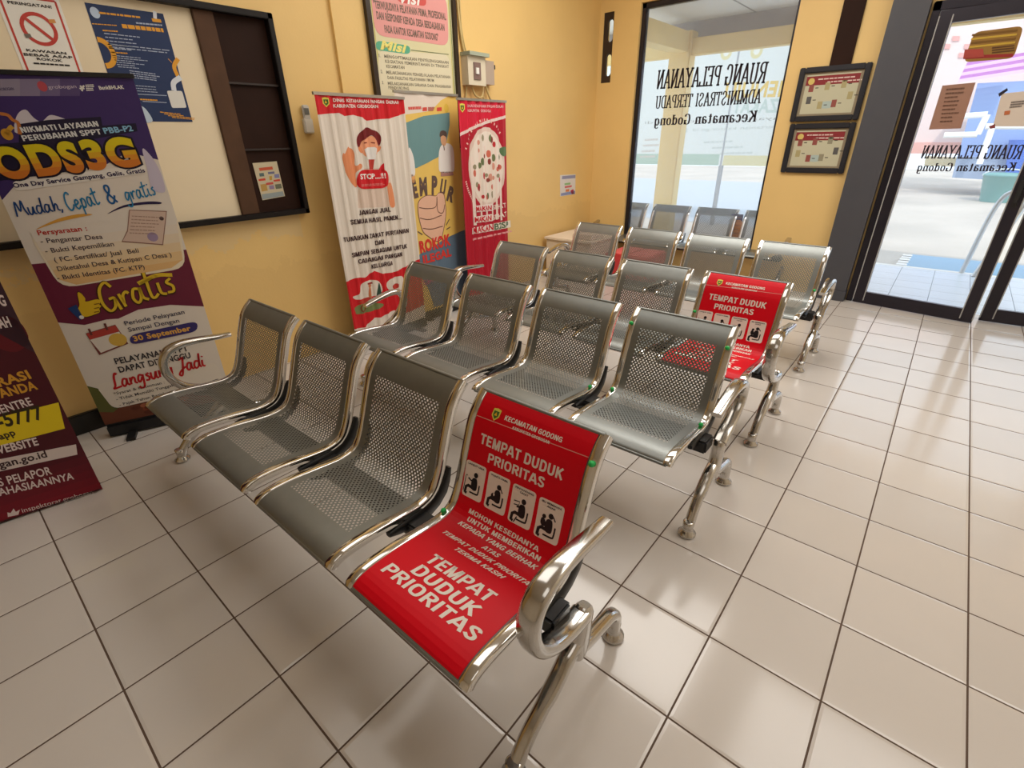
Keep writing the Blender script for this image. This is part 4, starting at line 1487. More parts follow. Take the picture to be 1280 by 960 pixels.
s.raw([(0, .5), (.18, .44), (.5, .66), (0, 1.0)], [range(4)], ink(98, 100, 52), 2)
s.rrect([(.2, .5), (1.9, .56), (1.9, 1.0), (.1, 1.0)], .12, ink(234, 224, 210), 4, px=False)
for k in range(14):
    rnd = random.Random(k)
    s.ell((.3 + 1.5 * rnd.random(), .3 + .16 * rnd.random()), .07, .04, ink(*((140, 70, 44), (96, 50, 34), (170, 100, 70))[k % 3]), 3, px=False, n=10)
s.build('printed_sheet', r)

# 2. the maroon complaint banner at the left edge
B = Vector((-6.773, -6.287, 0))
ud = Vector((.196, .981, 0)).normalized()
WI = 2.55
O = B - ud * WI
r, O, ud, nd = banner_stand('pull_up_banner', 'dark maroon pull up banner with a yellow number box at the left edge', O - Vector((.05, 0, 0)), ud, WI, 5.6, foot=.0, bottom=.04)
s = Sheet(O + nd * .06, ud, nd)
s.rect(0, .02, WI, 5.58, ink(74, 18, 30), 0)
for k in range(6):
    v = .02 + .12 * k
    s.rect(0, v, WI, v + .12, ink(128 - 9 * k, 20, 38 - k), 1)
s.raw([(1.2, 3.2), (2.2, 2.7), (WI, 2.2), (WI, 5.58), (1.2, 5.58)], [range(5)], ink(60, 34, 46), 1)
s.blob([(0, 396), (24, 402), (36, 425), (20, 440), (-6, 430)], ink(98, 22, 32), 1)
zi = lambda x, y: (x * .3544, 320 + y * .3544)
GD = ink(206, 150, 50)
WT = ink(222, 206, 204)
s.text('G', zi(3, 176), zi(25, 174), .125, WT, .035, L=3)
s.text('AH', zi(1, 254), zi(42, 248), .125, WT, .035, L=3)
s.text('RASI', zi(-2, 461), zi(112, 430), .115, GD, .035, L=3)
s.text('ANDA', zi(4, 500), zi(135, 468), .115, GD, .035, L=3)
s.text('CENTRE', zi(-20, 562), zi(118, 524), .11, WT, .02, L=3)
s.poly([zi(-40, 679), zi(229, 608), zi(206, 516), zi(-40, 578)], ink(226, 200, 30), 2)
s.text('-5777', zi(-2, 606), zi(158, 572), .19, ink(50, 40, 20), .03, L=3)
s.text('app', zi(2, 648), zi(58, 630), .09, ink(60, 46, 30), .03, L=3)
s.text('WEBSITE', zi(-24, 702), zi(138, 665), .11, WT, .03, L=3)
s.poly([zi(-40, 768), zi(273, 700), zi(268, 664), zi(-40, 724)], ink(214, 200, 196), 2)
s.text('gan.go.id', zi(0, 748), zi(168, 708), .1, ink(60, 40, 44), .025, L=3)
s.text('S PELAPOR', zi(-1, 812), zi(185, 768), .12, WT, .02, L=3)
s.text('AHASIAANNYA', zi(-1, 846), zi(262, 786), .11, WT, .02, L=3)
s.text('inspektorat.grobogan', zi(80, 905), zi(330, 838), .07, WT, .0, L=3)
s.poly([zi(28, 920), zi(65, 912), zi(70, 894), zi(56, 902), zi(48, 890), zi(38, 906), zi(26, 904)], WT, 3)
s.build('printed_sheet', r)


# 3..5: the three banners in front of the vision chart
def ripple(a, f, ph, du):
    def g(u):
        return a * math.sin(u * f + ph) + a * .5 * math.sin(u * f * 1.7 + 1.3 * ph)

    def w(u, v):
        k = math.floor(u / du + 1e-6)
        q = u / du - k
        return g(k * du) * (1 - q) + g((k + 1) * du) * q
    return w



X1 = -8.42
ya, yb = on_x((392, 116), X1).y, on_x((504, 122), X1).y
H1 = on_x((450, 119.5), X1).z
W1 = yb - ya
r, O, ud, nd = banner_stand('pull_up_banner', 'white and red pull up banner showing a masked person raising one hand', (X1, ya, 0), (0, 1, 0), W1, H1)
s = Sheet(O, ud, nd, warp=ripple(.016, 26, .4, .04), cuts=sheet_cuts(W1, H1, .04))
z5 = lambda x, y: (390 + x * .15625, 110 + y * .15625)
z6 = lambda x, y: (400 + x * .1875, 240 + y * .1875)
RD = ink(208, 30, 38)
s.rect(0, .22, W1, H1 - .03, ink(228, 216, 202), 0)
wave = [s.pu(z5(*p)) for p in ((65, 215), (130, 205), (215, 200), (260, 225), (330, 215), (400, 235), (440, 262), (530, 250), (620, 245), (740, 203))]
s.raw([(0, H1 - .03), (0, wave[0][1])] + wave[1:-1] + [(W1, wave[-1][1]), (W1, H1 - .03)], [range(len(wave) + 2)], RD, 1)
s.emblem(z5(110, 112), .065)
s.text('DINAS KETAHANAN PANGAN DAERAH', z5(172, 110), z5(692, 128), .058, WHITE, .02, L=7, res=2)
s.text('KABUPATEN GROBOGAN', z5(175, 156), z5(525, 160), .058, WHITE, .02, L=7, res=2)
SK, SK2, HR = ink(226, 142, 96), ink(236, 160, 120), ink(116, 28, 30)
s.blob([z5(*p) for p in ((245, 560), (250, 520), (262, 525), (285, 472), (300, 480), (322, 488), (338, 530), (346, 620), (385, 605), (402, 618), (395, 645), (352, 680), (362, 790), (320, 770), (275, 690), (262, 640))], SK, 2)
s.blob([z5(*p) for p in ((380, 430), (420, 395), (480, 385), (528, 420), (528, 490), (505, 545), (470, 562), (425, 545), (395, 500))], SK2, 2)
s.blob([z5(*p) for p in ((370, 470), (390, 470), (408, 510), (395, 520), (375, 500))], SK, 3)
s.blob([z5(*p) for p in ((525, 470), (550, 468), (545, 500), (522, 512))], SK, 3)
s.blob([z5(*p) for p in ((362, 460), (358, 400), (390, 350), (438, 315), (480, 335), (525, 350), (550, 400), (540, 465), (522, 430), (500, 400), (472, 378), (440, 400), (400, 425), (380, 470))], HR, 4)
s.stroke([z5(412, 440), z5(440, 436)], .02, HR, 4)
s.stroke([z5(470, 436), z5(500, 440)], .02, HR, 4)
s.poly([z5(*p) for p in ((416, 490), (440, 475), (500, 472), (516, 486), (506, 570), (440, 572))], ink(232, 226, 220), 5)
s.poly([z5(*p) for p in ((450, 572), (498, 572), (490, 650), (455, 650))], ink(190, 60, 50), 4)
s.poly([z5(*p) for p in ((370, 820), (420, 640), (540, 640), (620, 700), (640, 780), (640, 950), (370, 960))], ink(222, 198, 180), 1)
s.blob([z5(*p) for p in ((600, 780), (630, 760), (655, 850), (665, 945), (625, 948), (608, 860))], SK, 3)
s.rrect([z5(355, 810), z5(612, 800), z5(608, 650), z5(362, 655)], .2, RD, 6)
s.poly([z5(*p) for p in ((525, 655), (572, 600), (578, 665))], RD, 6)
s.text('STOP....!!!', z5(385, 730), z5(588, 720), .1, WHITE, .035, L=7)
s.lines(z5(390, 775), z5(590, 762), z5(390, 785), 2, ink(214, 110, 104), .02, 7, .2, seed=33)
DKT = ink(62, 32, 36)
for st, p0, p1 in (('JANGAN JUAL', (262, 155), (470, 130)), ('SEMUA HASIL PANEN....', (205, 218), (548, 180)), ('TUNAIKAN ZAKAT PERTANIAN', (158, 335), (592, 270)), ('DAN', (368, 355), (428, 345)),
                   ('SIMPAN SEBAGIAN UNTUK', (210, 436), (582, 373)), ('CADANGAN PANGAN', (257, 479), (550, 428)), ('KELUARGA', (340, 512), (485, 486))):
    s.glyphs(SANS, st, z6(*p0), z6(*p1), .1, DKT, 1.9, 8, serif=0)
w2 = [s.pu(z6(*p)) for p in ((188, 595), (240, 572), (300, 570), (360, 525), (420, 545), (500, 533), (580, 492))]
vlow = s.pu(z6(340, 862))[1]
s.raw([(0, w2[0][1])] + w2[1:] + [(W1, w2[-1][1] + .1), (W1, vlow), (1.6, vlow - .08), (1.2, vlow + .1), (.8, vlow + .02), (.6, vlow + .06), (.3, vlow - .1), (0, vlow - .06)], [range(len(w2) + 8)], RD, 1)
s.blob([z6(*p) for p in ((220, 700), (260, 680), (275, 620), (320, 590), (380, 590), (410, 620), (412, 670), (340, 700), (250, 718))], ink(226, 214, 200), 2)
s.blob([z6(*p) for p in ((445, 620), (470, 580), (540, 560), (560, 590), (550, 650), (470, 655))], ink(226, 214, 200), 2)
s.blob([z6(*p) for p in ((235, 770), (300, 740), (420, 745), (400, 775), (260, 815), (238, 800))], ink(120, 130, 80), 2)
s.blob([z6(*p) for p in ((375, 690), (385, 640), (395, 605), (408, 650), (410, 690))], ink(40, 70, 56), 3)
s.blob([z6(*p) for p in ((322, 690), (325, 640), (340, 640), (345, 700), (335, 715))], ink(190, 110, 70), 3)
s.ell(z6(332, 625), .05, .05, ink(200, 120, 80), 3)
s.stroke([z6(315, 612), z6(350, 606)], .04, ink(150, 40, 40), 4)
s.blob([z6(*p) for p in ((255, 735), (320, 700), (350, 725), (300, 745))], ink(190, 60, 50), 3)
s.ell(z6(288, 775), .08, .1, ink(120, 60, 40), 3, hole=.6)
s.blob([z6(*p) for p in ((485, 620), (520, 610), (520, 640), (488, 645))], ink(190, 60, 50), 3)
s.build('printed_sheet', r)

X2 = -8.76
yb2 = on_x((571, 119), X2).y
H2 = on_x((540, 117), X2).z
W2 = 2.0
r, O, ud, nd = banner_stand('pull_up_banner', 'yellow and blue pull up banner with a big fist, between two red banners', (X2, yb2 - W2, 0), (0, 1, 0), W2, H2, foot=.18, back=.2)
s = Sheet(O, ud, nd, warp=ripple(.01, 9, 1, .08), cuts=sheet_cuts(W2, H2, .08))
z7 = lambda x, y: (500 + x * .26, 110 + y * .26)
s.rect(0, .22, W2, H2 - .03, ink(236, 198, 104), 0)
s.raw([(0, H2 - .03), (0, s.pu(z7(20, 135))[1]), s.pu(z7(150, 110)), s.pu(z7(195, 60)), (W2 * .85, H2 - .03)], [range(5)], ink(232, 218, 204), 1)
s.raw([s.pu(z7(-60, 180)), s.pu(z7(35, 165)), s.pu(z7(110, 135)), s.pu(z7(238, 118)), s.pu(z7(238, 180)), s.pu(z7(215, 300)), s.pu(z7(180, 335)), s.pu(z7(80, 385)), s.pu(z7(-60, 400))], [range(9)], ink(112, 150, 152), 2)
s.lines(z7(40, 98), z7(100, 95), z7(40, 98), 1, ink(214, 90, 80), .06, 3, .0, seed=35)
for x in (118, 188):
    s.poly([z7(x - 12, 112), z7(x + 12, 110), z7(x + 11, 92), z7(x - 12, 94)], ink(214, 80, 70), 3)
s.lines(z7(135, 95), z7(168, 94), z7(135, 108), 3, ink(190, 110, 100), .03, 3, .2, seed=36)
s.ell(z7(222, 97), .08, .1, ink(226, 190, 80), 3)
s.blob([z7(*p) for p in ((188, 300), (206, 268), (240, 270), (258, 300), (262, 380), (250, 405), (195, 405), (186, 370))], ink(238, 232, 226), 4)
s.poly([z7(*p) for p in ((195, 425), (258, 420), (252, 402), (196, 402))], ink(176, 130, 120), 4)
s.stroke([z7(208, 272), z7(212, 300)], .03, ink(120, 90, 80), 5)
s.ell(z7(208, 250), .1, .14, ink(222, 170, 130), 5)
s.blob([z7(*p) for p in ((190, 235), (192, 210), (208, 204), (222, 214), (222, 236), (206, 228))], ink(96, 80, 74), 6)
s.blob([z7(*p) for p in ((42, 290), (62, 320), (72, 380), (70, 420), (40, 415))], ink(238, 232, 226), 4)
s.ell(z7(62, 435), .08, .1, ink(232, 170, 110), 4)
GM = ink(104, 84, 76)
for ch, p0, p1, h in (('G', (42, 592), (68, 580), .34), ('E', (68, 527), (92, 518), .37), ('M', (96, 515), (134, 510), .38), ('P', (150, 508), (182, 508), .4), ('U', (190, 512), (216, 518), .37), ('R', (221, 535), (252, 548), .34)):
    s.text(ch, z7(*p0), z7(*p1), h, GM, .06, .1, 4)
FS = [(92, 545), (128, 518), (172, 520), (186, 506), (208, 512), (216, 560), (218, 610), (208, 680), (196, 725), (168, 735), (140, 715), (112, 690), (96, 640), (88, 590)]
s.blob([z7(x + (x - 152) * .04, y + (y - 620) * .03) for x, y in FS], ink(120, 80, 66), 5)
s.blob([z7(*p) for p in FS], ink(232, 184, 156), 6)
for q in (((92, 575), (130, 580), (172, 570), (178, 522)), ((95, 625), (140, 632), (200, 612)), ((110, 675), (150, 678), (205, 665)), ((178, 530), (182, 590), (205, 600), (214, 560))):
    s.stroke([z7(*p) for p in q], .022, ink(110, 72, 60), 7, sm=4)
for q in (((220, 660), (236, 630)), ((222, 680), (240, 668)), ((85, 690), (108, 705))):
    s.stroke([z7(*p) for p in q], .03, GM, 5)
s.raw([s.pu(z7(70, 850)), s.pu(z7(95, 800)), s.pu(z7(240, 712)), (W2, s.pu(z7(300, 684))[1]), (W2, .3), (.6, .3), (.5, .8)], [range(7)], ink(98, 118, 136), 3)
RB = ink(216, 60, 52)
s.text('ROKOK', z7(98, 792), z7(243, 752), .28, RB, .05, 0, 8)
s.text('ILEGAL', z7(112, 845), z7(246, 805), .2, RB, .05, 0, 8)
s.text('GEMPUR ROKOK', (.3, 1.0), (1.7, 1.05), .14, ink(206, 80, 140), .02, 0, 6, px=False)
s.build('printed_sheet', r)

X3 = -8.35
ya, yb = on_x((571.5, 124), X3).y, on_x((632, 126.5), X3).y
H3 = on_x((600, 125), X3).z
W3 = yb - ya
r, O, ud, nd = banner_stand('pull_up_banner', 'all red pull up banner with a white plate of food, nearest the corner', (X3, ya, 0), (0, 1, 0), W3, H3, back=.15)
s = Sheet(O, ud, nd, warp=ripple(.02, 22, 2, .05), cuts=sheet_cuts(W3, H3, .05))
z8 = lambda x, y: (565 + x * .2393, 110 + y * .2393)
s.rect(0, .22, W3, H3 - .03, ink(178, 22, 44), 0)
s.raw([(0, s.pu(z8(50, 248))[1]), s.pu(z8(110, 208)), s.pu(z8(190, 175)), (W3, s.pu(z8(284, 150))[1]), (W3, H3 - .03), (0, H3 - .03)], [range(6)], ink(212, 28, 56), 1)
s.stroke([(0, s.pu(z8(50, 246))[1]), s.pu(z8(110, 208)), s.pu(z8(190, 175)), (W3, s.pu(z8(284, 150))[1])], .07, ink(232, 208, 200), 2, px=False)
s.emblem(z8(54, 103), .075)
s.text('DINAS KETAHANAN PANGAN DAERAH', z8(78, 100), z8(266, 104), .06, ink(240, 190, 190), .02, L=7, res=2)
s.text('KABUPATEN GROBOGAN', z8(78, 124), z8(206, 127), .06, ink(240, 190, 190), .02, L=7, res=2)
c = s.pu(z8(183, 418))
s.ell(c, .74, 1.0, ink(226, 200, 186), 2, px=False, n=40)
s.ell(c, .66, .9, ink(236, 222, 208), 3, px=False, n=40)
for uu in (-.62, .5):
    s.rect(c[0] + uu, c[1] - 1.45, c[0] + uu + .1, c[1] + .3, ink(238, 220, 208), 4)
for uu in (-.32, -.1, .12, .32):
    s.rect(c[0] + uu, c[1] - 1.4, c[0] + uu + .07, c[1] + .55, ink(236, 214, 200), 4)
rnd = random.Random(5)
for k in range(34):
    a, q = rnd.random() * 2 * PI, math.sqrt(rnd.random()) * .58
    cc = ((190, 50, 56), (210, 110, 90), (150, 140, 110), (110, 120, 80), (214, 150, 130), (140, 60, 50))[k % 6]
    s.ell((c[0] + q * math.cos(a), c[1] + q * 1.35 * math.sin(a)), .04 + .04 * rnd.random(), .05 + .05 * rnd.random(), ink(*cc), 5, px=False, n=10)
s.blob([z8(*p) for p in ((250, 330), (255, 312), (280, 308), (282, 350), (262, 355))], ink(90, 120, 80), 5)
for k in range(18):
    a = 2.7 - k * .11
    p = (c[0] + .84 * math.cos(a), c[1] + 1.14 * math.sin(a))
    s.stroke([p, (p[0] + .05 * math.cos(a), p[1] + .06 * math.sin(a))], .035, ink(236, 190, 180), 3, px=False)
    a = 3.4 + k * .05
    p = (c[0] + .84 * math.cos(a), c[1] + 1.14 * math.sin(a))
    s.stroke([p, (p[0] + .05 * math.cos(a), p[1] + .06 * math.sin(a))], .035, ink(236, 190, 180), 3, px=False)
for (x0, y0), (xm, ym), (x1, y1), t1, t2, h in (((122, 645), (208, 636), (278, 622), 'MAKAN', 'SEHAT', .12), ((118, 702), (208, 690), (284, 668), 'MAKAN', 'SEHAT', .13), ((106, 760), (216, 740), (300, 722), 'MAKAN', 'B2SA', .16)):
    q = [z8(x0 - 3, y0 + 4), z8(xm, ym + 5), z8(xm, ym - 32), z8(x0 - 3, y0 - 29)]
    s.poly(q, ink(238, 220, 212), 6)
    s.text(t1, z8(x0 + 2, y0), z8(xm - 4, ym), h, ink(200, 30, 44), .03, L=10)
    if t2 == 'B2SA':
        s.poly([z8(xm + 3, ym + 5), z8(x1 + 4, y1 + 5), z8(x1 + 3, y1 - 31), z8(xm + 3, ym - 32)], ink(232, 222, 206), 6)
        s.text(t2, z8(xm + 8, ym), z8(x1, y1), h, ink(90, 110, 80), .03, L=10)
    else:
        s.text(t2, z8(xm + 8, ym), z8(x1, y1), h, ink(238, 220, 206), .03, L=10)
s.lines(z8(106, 792), z8(308, 748), z8(106, 792), 1, ink(230, 160, 160), .05, 3, .0, seed=38)
s.build('printed_sheet', r)

# ------------------------------------------------------------------ white cabinet and red carton behind the far bench
r = thing('low_cabinet', 'low white cabinet against the left wall behind the farthest bench', 'cabinet', (-7.9, 8.6, 0))
WC = mat('white_laminate', (236, 220, 200), .5)
MB().box((-8.95, 7.65, .08), (-7.1, 9.55, 1.36), bev=.02).build('cabinet_body', WC, r)
MB().box((-9.0, 7.58, 1.36), (-7.05, 9.6, 1.45), bev=.02).build('cabinet_top', WC, r)
MB().box((-8.9, 7.62, .14), (-8.05, 7.66, 1.3), bev=.01).build('door', mat('white_door_panel', (228, 212, 192), .5), r)
MB().box((-8.0, 7.62, .14), (-7.15, 7.66, 1.3), bev=.01).build('door', _M['white_door_panel'], r)
MB().box((-8.85, 7.75, 0), (-7.2, 9.45, .08)).build('plinth', BLACKPL, r)
s = MB().box((-7.95, 7.8, 1.45), (-7.2, 8.6, 1.62), bev=.02)
tag(s.build('paper_stack', mat('paper_stack_white', (224, 206, 190), .7)), 'stack of papers on top of the white cabinet', 'papers')
r = thing('carton', 'red carton standing behind the second seat of the farthest bench', 'box', (-6.1, 8.9, 0))
MB().box((-6.9, 8.3, 0), (-5.3, 9.7, 1.0), bev=.02).build('carton_body', mat('red_card', (206, 60, 60), .6), r)
MB().box((-6.85, 8.35, 1.0), (-6.15, 9.65, 1.03)).build('flap', mat('red_card_light', (224, 90, 84), .6), r)
MB().box((-6.05, 8.35, 1.0), (-5.35, 9.65, 1.03)).build('flap', _M['red_card_light'], r)

# ------------------------------------------------------------------ the benches
PR = [(-1.755, 1.235), (-1.72, 1.275), (-1.62, 1.312), (-1.46, 1.322), (-1.2, 1.306), (-.82, 1.262), (-.64, 1.272), (-.53, 1.335), (-.45, 1.48), (-.39, 1.64), (-.29, 1.92), (-.2, 2.15), (-.1, 2.29), (0, 2.38)]
PS = [Vector((p.x, p.y)) for p in smooth_path([(a, b, 0) for a, b in PR], 6)]
PL = [0.0]
for i in range(1, len(PS)):
    PL.append(PL[-1] + (PS[i] - PS[i - 1]).length)
SW, PITCH, NSEAT = 1.432, 1.658, 4


def prof(v, n=0.0):
    v = max(0, min(PL[-1], v))
    i = 0
    while i < len(PL) - 2 and PL[i + 1] < v:
        i += 1
    t = (v - PL[i]) / (PL[i + 1] - PL[i])
    p = PS[i].lerp(PS[i + 1], t)
    d = (PS[min(i + 2, len(PS) - 1)] - PS[max(i - 1, 0)]).normalized()
    q = p + Vector((-d.y, d.x)) * n
    return q


def seat_shell(parent, x0):
    """perforated sheet between two chrome side rails"""
    m = MB()
    us = [.05, .3, .7, 1.1, SW - .05]
    vs = [PL[i] for i in range(0, len(PL), 2)]
    pts, uvs, fs = [], [], []
    nu = len(us)
    for v in vs:
        for u in us:
            q = prof(v)
            pts.append((x0 + u, q.x, q.y))
            uvs.append((u, v))
    for i in range(len(vs) - 1):
        for k in range(nu - 1):
            a = i * nu + k
            fs.append((a, a + 1, a + nu + 1, a + nu))
    m.add(pts, fs, 0, True, uvs)
    # folded lips at the front and the top
    q = prof(0)
    m.sweep([(x0 + .05, q.x + .012, q.y - .005), (x0 + SW - .05, q.x + .012, q.y - .005)], .02, .02, (0, 1, 0), 8)
    q = prof(PL[-1])
    m.sweep([(x0 + .05, q.x, q.y - .012), (x0 + SW - .05, q.x, q.y - .012)], .022, .022, (0, 1, 0), 8)
    o = m.build('seat_shell', PERF, parent)
    return o


def edge_rail(parent, x):
    m = MB()
    path = [(x, prof(v, -.036).x, prof(v, -.036).y) for v in PL[::2]]
    m.sweep(path, .05, .046, (1, 0, 0), 16, 0, 5.5)
    m.build('edge_rail', CHROME, parent)


def bracket(parent, x):
    m = MB()
    vs = [PL[-1] * t for t in (.27, .32, .36, .4, .43, .46, .49, .52, .55, .58, .61)]
    path = [(x, prof(v, -.13).x, prof(v, -.13).y) for v in vs]
    th = [.025, .06, .075, .08, .085, .09, .085, .08, .065, .045, .02]
    m.sweep(path, .035, th, (1, 0, 0), 8, 0, 3)
    m.build('seat_bracket', BLACK, parent)


def plug(parent, x, v):
    q = prof(v, .03)
    m = MB()
    m.lathe((x, q.x, q.y - .022), [(.004, 0), (.026, .006), (.03, .022), (.024, .04), (.004, .046)], 10)
    m.build('film_remnant', GREENP, parent)


ARM_A = [(-.3, 1.80), (-.5, 1.815), (-.8, 1.85), (-1.02, 1.855), (-1.2, 1.8), (-1.3, 1.66), (-1.31, 1.48), (-1.24, 1.3), (-1.1, 1.16), (-.92, 1.07), (-.75, 1.03), (-.6, 1.02)]
ARM_B = [(-1.0, 1.63), (-.8, 1.68), (-.5, 1.735), (-.28, 1.745), (-.13, 1.7), (-.05, 1.58), (-.07, 1.44), (-.18, 1.3), (-.34, 1.18), (-.5, 1.1), (-.6, 1.04)]


def leg(parent, x, fy):
    m = MB()
    m.sweep(smooth_path([(x, -.56, 1.085), (x, -.58, 1.0), (x, -.6, .82), (x, -.63, .66), (x, -.66, .56)], 3), [.05, .07, .08] + [.08] * 10, [.05, .075, .085, .09, .09, .09, .1, .11, .12, .12, .115, .1, .08], (1, 0, 0), 12, 0, 2.6)
    fp = smooth_path([(x, -.6, .74), (x, -.78, .67), (x, -.98, .53), (x, -1.13 + (fy + 1.27) * .6, .36), (x, fy + .06, .2), (x, fy, .09)], 4)
    m.sweep(fp, [.075] * 10 + [.065] * (len(fp) - 10), [.075] * 6 + [.062] * (len(fp) - 6), (1, 0, 0), 12, 0, 2.4)
    bp = smooth_path([(x, -.64, .6), (x, -.45, .53), (x, -.22, .475), (x, -.04, .43), (x, .05, .35), (x, .07, .24), (x, .075, .12)], 4)
    m.sweep(bp, .068, .06, (1, 0, 0), 12, 0, 2.4)
    lg = m.build('leg', ALU, parent)
    for y in (fy - .01, .08):
        f = MB().lathe((x, y, 0), [(.095, 0), (.112, .012), (.112, .035), (.07, .07), (.058, .11), (.064, .125), (.068, .21), (.05, .215)], 18)
        f.build('foot', ALU, lg)
    return lg


def armrest(parent, x, pts):
    m = MB()
    p = smooth_path([(x, a, b) for a, b in pts], 5)
    n = len(p)
    ra = [.062 + .03 * min(1, i / (n * .35)) for i in range(n)]
    rb = [.034 + .026 * min(1, i / (n * .35)) for i in range(n)]
    m.sweep(p, ra, rb, (1, 0, 0), 16, 0, 3.0)
    m.build('armrest', ALU, parent)


def sticker_draw(s):
    s.rect(.1, .03, 1.335, PL[-1] - .015, STICKR, 1)
    Wt = STICKW
    k = dict(px=False, L=3)
    s.emblem((.314, 2.271), .045, px=False)
    s.glyphs(SANS, 'KECAMATAN GODONG', (.419, 2.253), (1.058, 2.262), .045, Wt, 1.9, px=False, L=3, serif=0)
    s.glyphs(SANS, 'KABUPATEN GROBOGAN', (.539, 2.205), (.951, 2.21), .026, Wt, 1.9, px=False, L=3, serif=0)
    s.stroke([(.1, 2.192), (1.335, 2.236)], .007, ink(226, 150, 140), 2, px=False)
    s.glyphs(SANS, 'TEMPAT DUDUK', (.213, 1.955), (1.163, 1.963), .1, Wt, 1.9, px=False, L=3, serif=0)
    s.glyphs(SANS, 'PRIORITAS', (.345, 1.81), (1.005, 1.825), .092, Wt, 1.9, px=False, L=3, serif=0)
    cap = ('LANJUT USIA', 'WANITA HAMIL', 'PENYANDANG', 'IBU MEMBAWA')
    sub = ('', '', 'CACAT', 'ANAK')
    for i, u0 in enumerate((.1, .394, .69, .988)):
        u1, v0, v1 = u0 + .262, 1.385, 1.752
        s.rrect([(u0 + .02, v0), (u1 + .01, v0 + .008), (u1, v1), (u0, v1 - .008)], .035, Wt, 2, px=False)
        s.text(cap[i], (u0 + .03, 1.71), (u1 - .025, 1.714), .017, INKB, .03, px=False, L=3)
        if sub[i]:
            s.text(sub[i], (u0 + .09, 1.682), (u1 - .08, 1.684), .017, INKB, .03, px=False, L=3)
        cx, cy = u0 + .14, 1.53
        if sub[i]:
            cy -= .012
        B = ink(28, 24, 28)
        s.ell((cx + .012, cy + .1), .026, .026, B, 3, px=False, n=16)
        s.blob([(cx - .02, cy + .06), (cx + .025, cy + .07), (cx + .045, cy + .03), (cx + .045, cy - .045), (cx - .01, cy - .05), (cx - .03, cy + .0)], B, 3, px=False)
        s.stroke([(cx + .02, cy - .035), (cx - .06, cy - .03), (cx - .085, cy - .05), (cx - .085, cy - .105), (cx - .06, cy - .11)], .032, B, 3, px=False)
        s.stroke([(cx + .075, cy + .02), (cx + .075, cy - .06), (cx + .06, cy - .08), (cx - .03, cy - .085)], .016, B, 3, px=False, sm=4)
        if i == 0:
            s.stroke([(cx + .01, cy + .05), (cx - .035, cy + .03), (cx - .075, cy + .045)], .018, B, 3, px=False)
            s.stroke([(cx - .09, cy + .06), (cx - .1, cy + .07), (cx - .11, cy + .055), (cx - .11, cy - .1)], .009, B, 3, px=False)
        elif i == 1:
            s.ell((cx - .03, cy + .0), .034, .03, B, 4, px=False, n=14)
            s.stroke([(cx + .03, cy + .1), (cx + .06, cy + .06)], .012, B, 3, px=False)
            s.blob([(cx - .04, cy + .02), (cx - .028, cy + .028), (cx - .02, cy + .012), (cx - .03, cy - .0)], Wt, 5, px=False)
        elif i == 2:
            s.stroke([(cx + .01, cy + .045), (cx - .055, cy + .03)], .018, B, 3, px=False)
            s.stroke([(cx - .095, cy + .075), (cx - .03, cy + .085), (cx - .035, cy + .05), (cx - .09, cy + .04)], .01, B, 3, px=False)
            s.stroke([(cx - .03, cy - .06), (cx - .05, cy - .12)], .012, B, 3, px=False)
        else:
            s.ell((cx - .055, cy + .075), .02, .02, B, 3, px=False, n=14)
            s.blob([(cx - .075, cy + .055), (cx - .04, cy + .05), (cx - .02, cy + .0), (cx - .055, cy - .015), (cx - .08, cy + .01)], B, 3, px=False)
            s.stroke([(cx + .035, cy + .105), (cx + .065, cy + .07)], .012, B, 3, px=False)
    s.glyphs(SANS, 'MOHON KESEDIANYA', (.272, 1.253), (1.111, 1.266), .047, Wt, 1.9, px=False, L=3, serif=0)
    s.glyphs(SANS, 'UNTUK MEMBERIKAN', (.304, 1.178), (1.166, 1.2), .047, Wt, 1.9, px=False, L=3, serif=0)
    s.glyphs(SANS, 'KEPADA YANG BERHAK', (.253, 1.101), (1.17, 1.116), .047, Wt, 1.9, px=False, L=3, serif=0, slant=0.25)
    s.glyphs(SANS, 'ATAS', (.64, 1.018), (.83, 1.022), .045, Wt, 1.9, px=False, L=3, serif=0, slant=0.25)
    s.glyphs(SANS, 'TEMPAT DUDUK PRIORITAS', (.215, .924), (1.268, .949), .045, Wt, 1.9, px=False, L=3, serif=0, slant=0.35)
    s.glyphs(SANS, 'TERIMA KASIH', (.462, .839), (1.016, .862), .045, Wt, 1.9, px=False, L=3, serif=0, slant=0.35)
    s.glyphs(SANS, 'TEMPAT', (.385, .566), (1.108, .59), .125, Wt, 1.9, px=False, L=3, serif=0, slant=0.10)
    s.glyphs(SANS, 'DUDUK', (.385, .406), (1.104, .414), .12, Wt, 1.9, px=False, L=3, serif=0, slant=0.10)
    s.glyphs(SANS, 'PRIORITAS', (.182, .256), (1.255, .268), .115, Wt, 1.9, px=False, L=3, serif=0, slant=0.10)


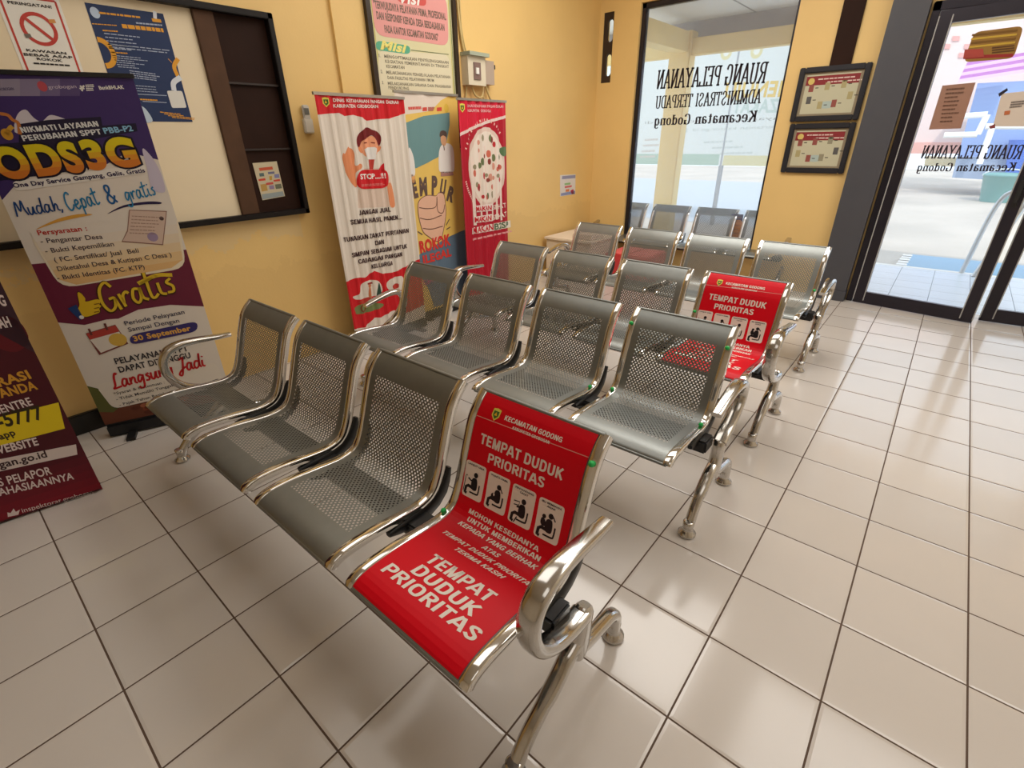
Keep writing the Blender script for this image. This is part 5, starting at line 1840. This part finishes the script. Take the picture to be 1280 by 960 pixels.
def make_bench(label, at, rot, group, arms, prio, scale=1.0, plugs=(), fy=-1.27):
    root = thing('waiting_bench', label, 'bench', (0, 0, 0), group)
    for i in range(NSEAT):
        x0 = -i * PITCH - SW
        sh = seat_shell(root, x0)
        for x in (x0 + .045, x0 + SW - .045):
            edge_rail(sh, x)
            bracket(sh, x + (.03 if x > x0 + .5 else -.03))
        for (si, side, v) in plugs:
            if si == i:
                plug(sh, x0 + (SW - .045 if side else .045), v)
        if i in prio:
            st = Sheet(surf=lambda u, v, n, x0=x0: Vector((x0 + u, prof(v, n + .004).x, prof(v, n + .004).y)), cuts=(None, frange(.05, PL[-1], .05)))
            sticker_draw(st)
            o = st.build('priority_sticker', sh)
            o['label'] = 'red priority seat sticker with white lettering'
    xl = -(NSEAT - 1) * PITCH - SW
    m = MB()
    m.box((xl - .28, -.93, 1.0), (.12, -.67, 1.17), bev=.02)
    m.build('cross_beam', BLACK, root)
    for x in (.18, xl - .34):
        leg(root, x, fy)
        armrest(root, x, arms)
    root.location = Vector(at) * U
    root.rotation_euler = (0, 0, math.radians(rot))
    root.scale = (scale,) * 3
    return root


G1 = 'waiting benches in rows'
ALLP = [(0, 1, 2.2), (0, 0, 1.1), (0, 1, 1.0)]
make_bench('nearest waiting bench, all of its red priority seat in view', (.061, -3.697, 0), .4, G1, ARM_A, (0,), plugs=[(0, 1, 2.2), (0, 0, 1.13)], fy=-1.5)
make_bench('second waiting bench from the camera, plain steel with no sticker', (.065, -.476, 0), .2, G1, ARM_B, (), plugs=[(0, 1, 2.16), (0, 0, 2.2), (0, 0, 1.2), (0, 1, 1.05), (1, 1, 1.1)])
make_bench('third waiting bench, red priority seat partly hidden by the bench before it', (.084, 2.145, 0), -.6, G1, ARM_A, (0,), plugs=[(0, 0, 1.7)])
make_bench('farthest waiting bench in the room, standing before the window', (.014, 5.707, 0), -.3, G1, ARM_B, (), plugs=[(0, 1, 1.5)])
o = make_bench('steel bench on the porch seen through the window', (-2.05, 11.62, -.1), 0, None, ARM_B, (), scale=1.0)
# poster hung on the porch bench
s = Sheet((0, 11.45, 0), (1, 0, 0), (0, -1, 0))
P = [s.pu(p) for p in ((911, 293), (932, 296), (928, 268), (913, 267))]
s.rect(P[0][0] - .02, P[0][1] - .5, P[2][0] + .04, P[2][1], ink(66, 50, 80), 0)
cx, cz = (P[0][0] + P[2][0]) / 2, P[0][1] + .2
s.blob([(cx - .12, cz - .3), (cx + .2, cz - .25), (cx + .22, cz + .2), (cx + .05, cz + .3), (cx - .15, cz + .1)], ink(206, 130, 50), 1, px=False)
s.lines((cx - .25, cz + .38), (cx + .25, cz + .38), (cx - .25, cz - .4), 7, ink(150, 100, 70), .03, 2, .5, px=False, seed=40)
tag(s.build('poster'), 'dark poster with an orange figure on the porch bench outside the window', 'poster')

for o in ROOTS:
    if '_o' in o:
        del o['_o']
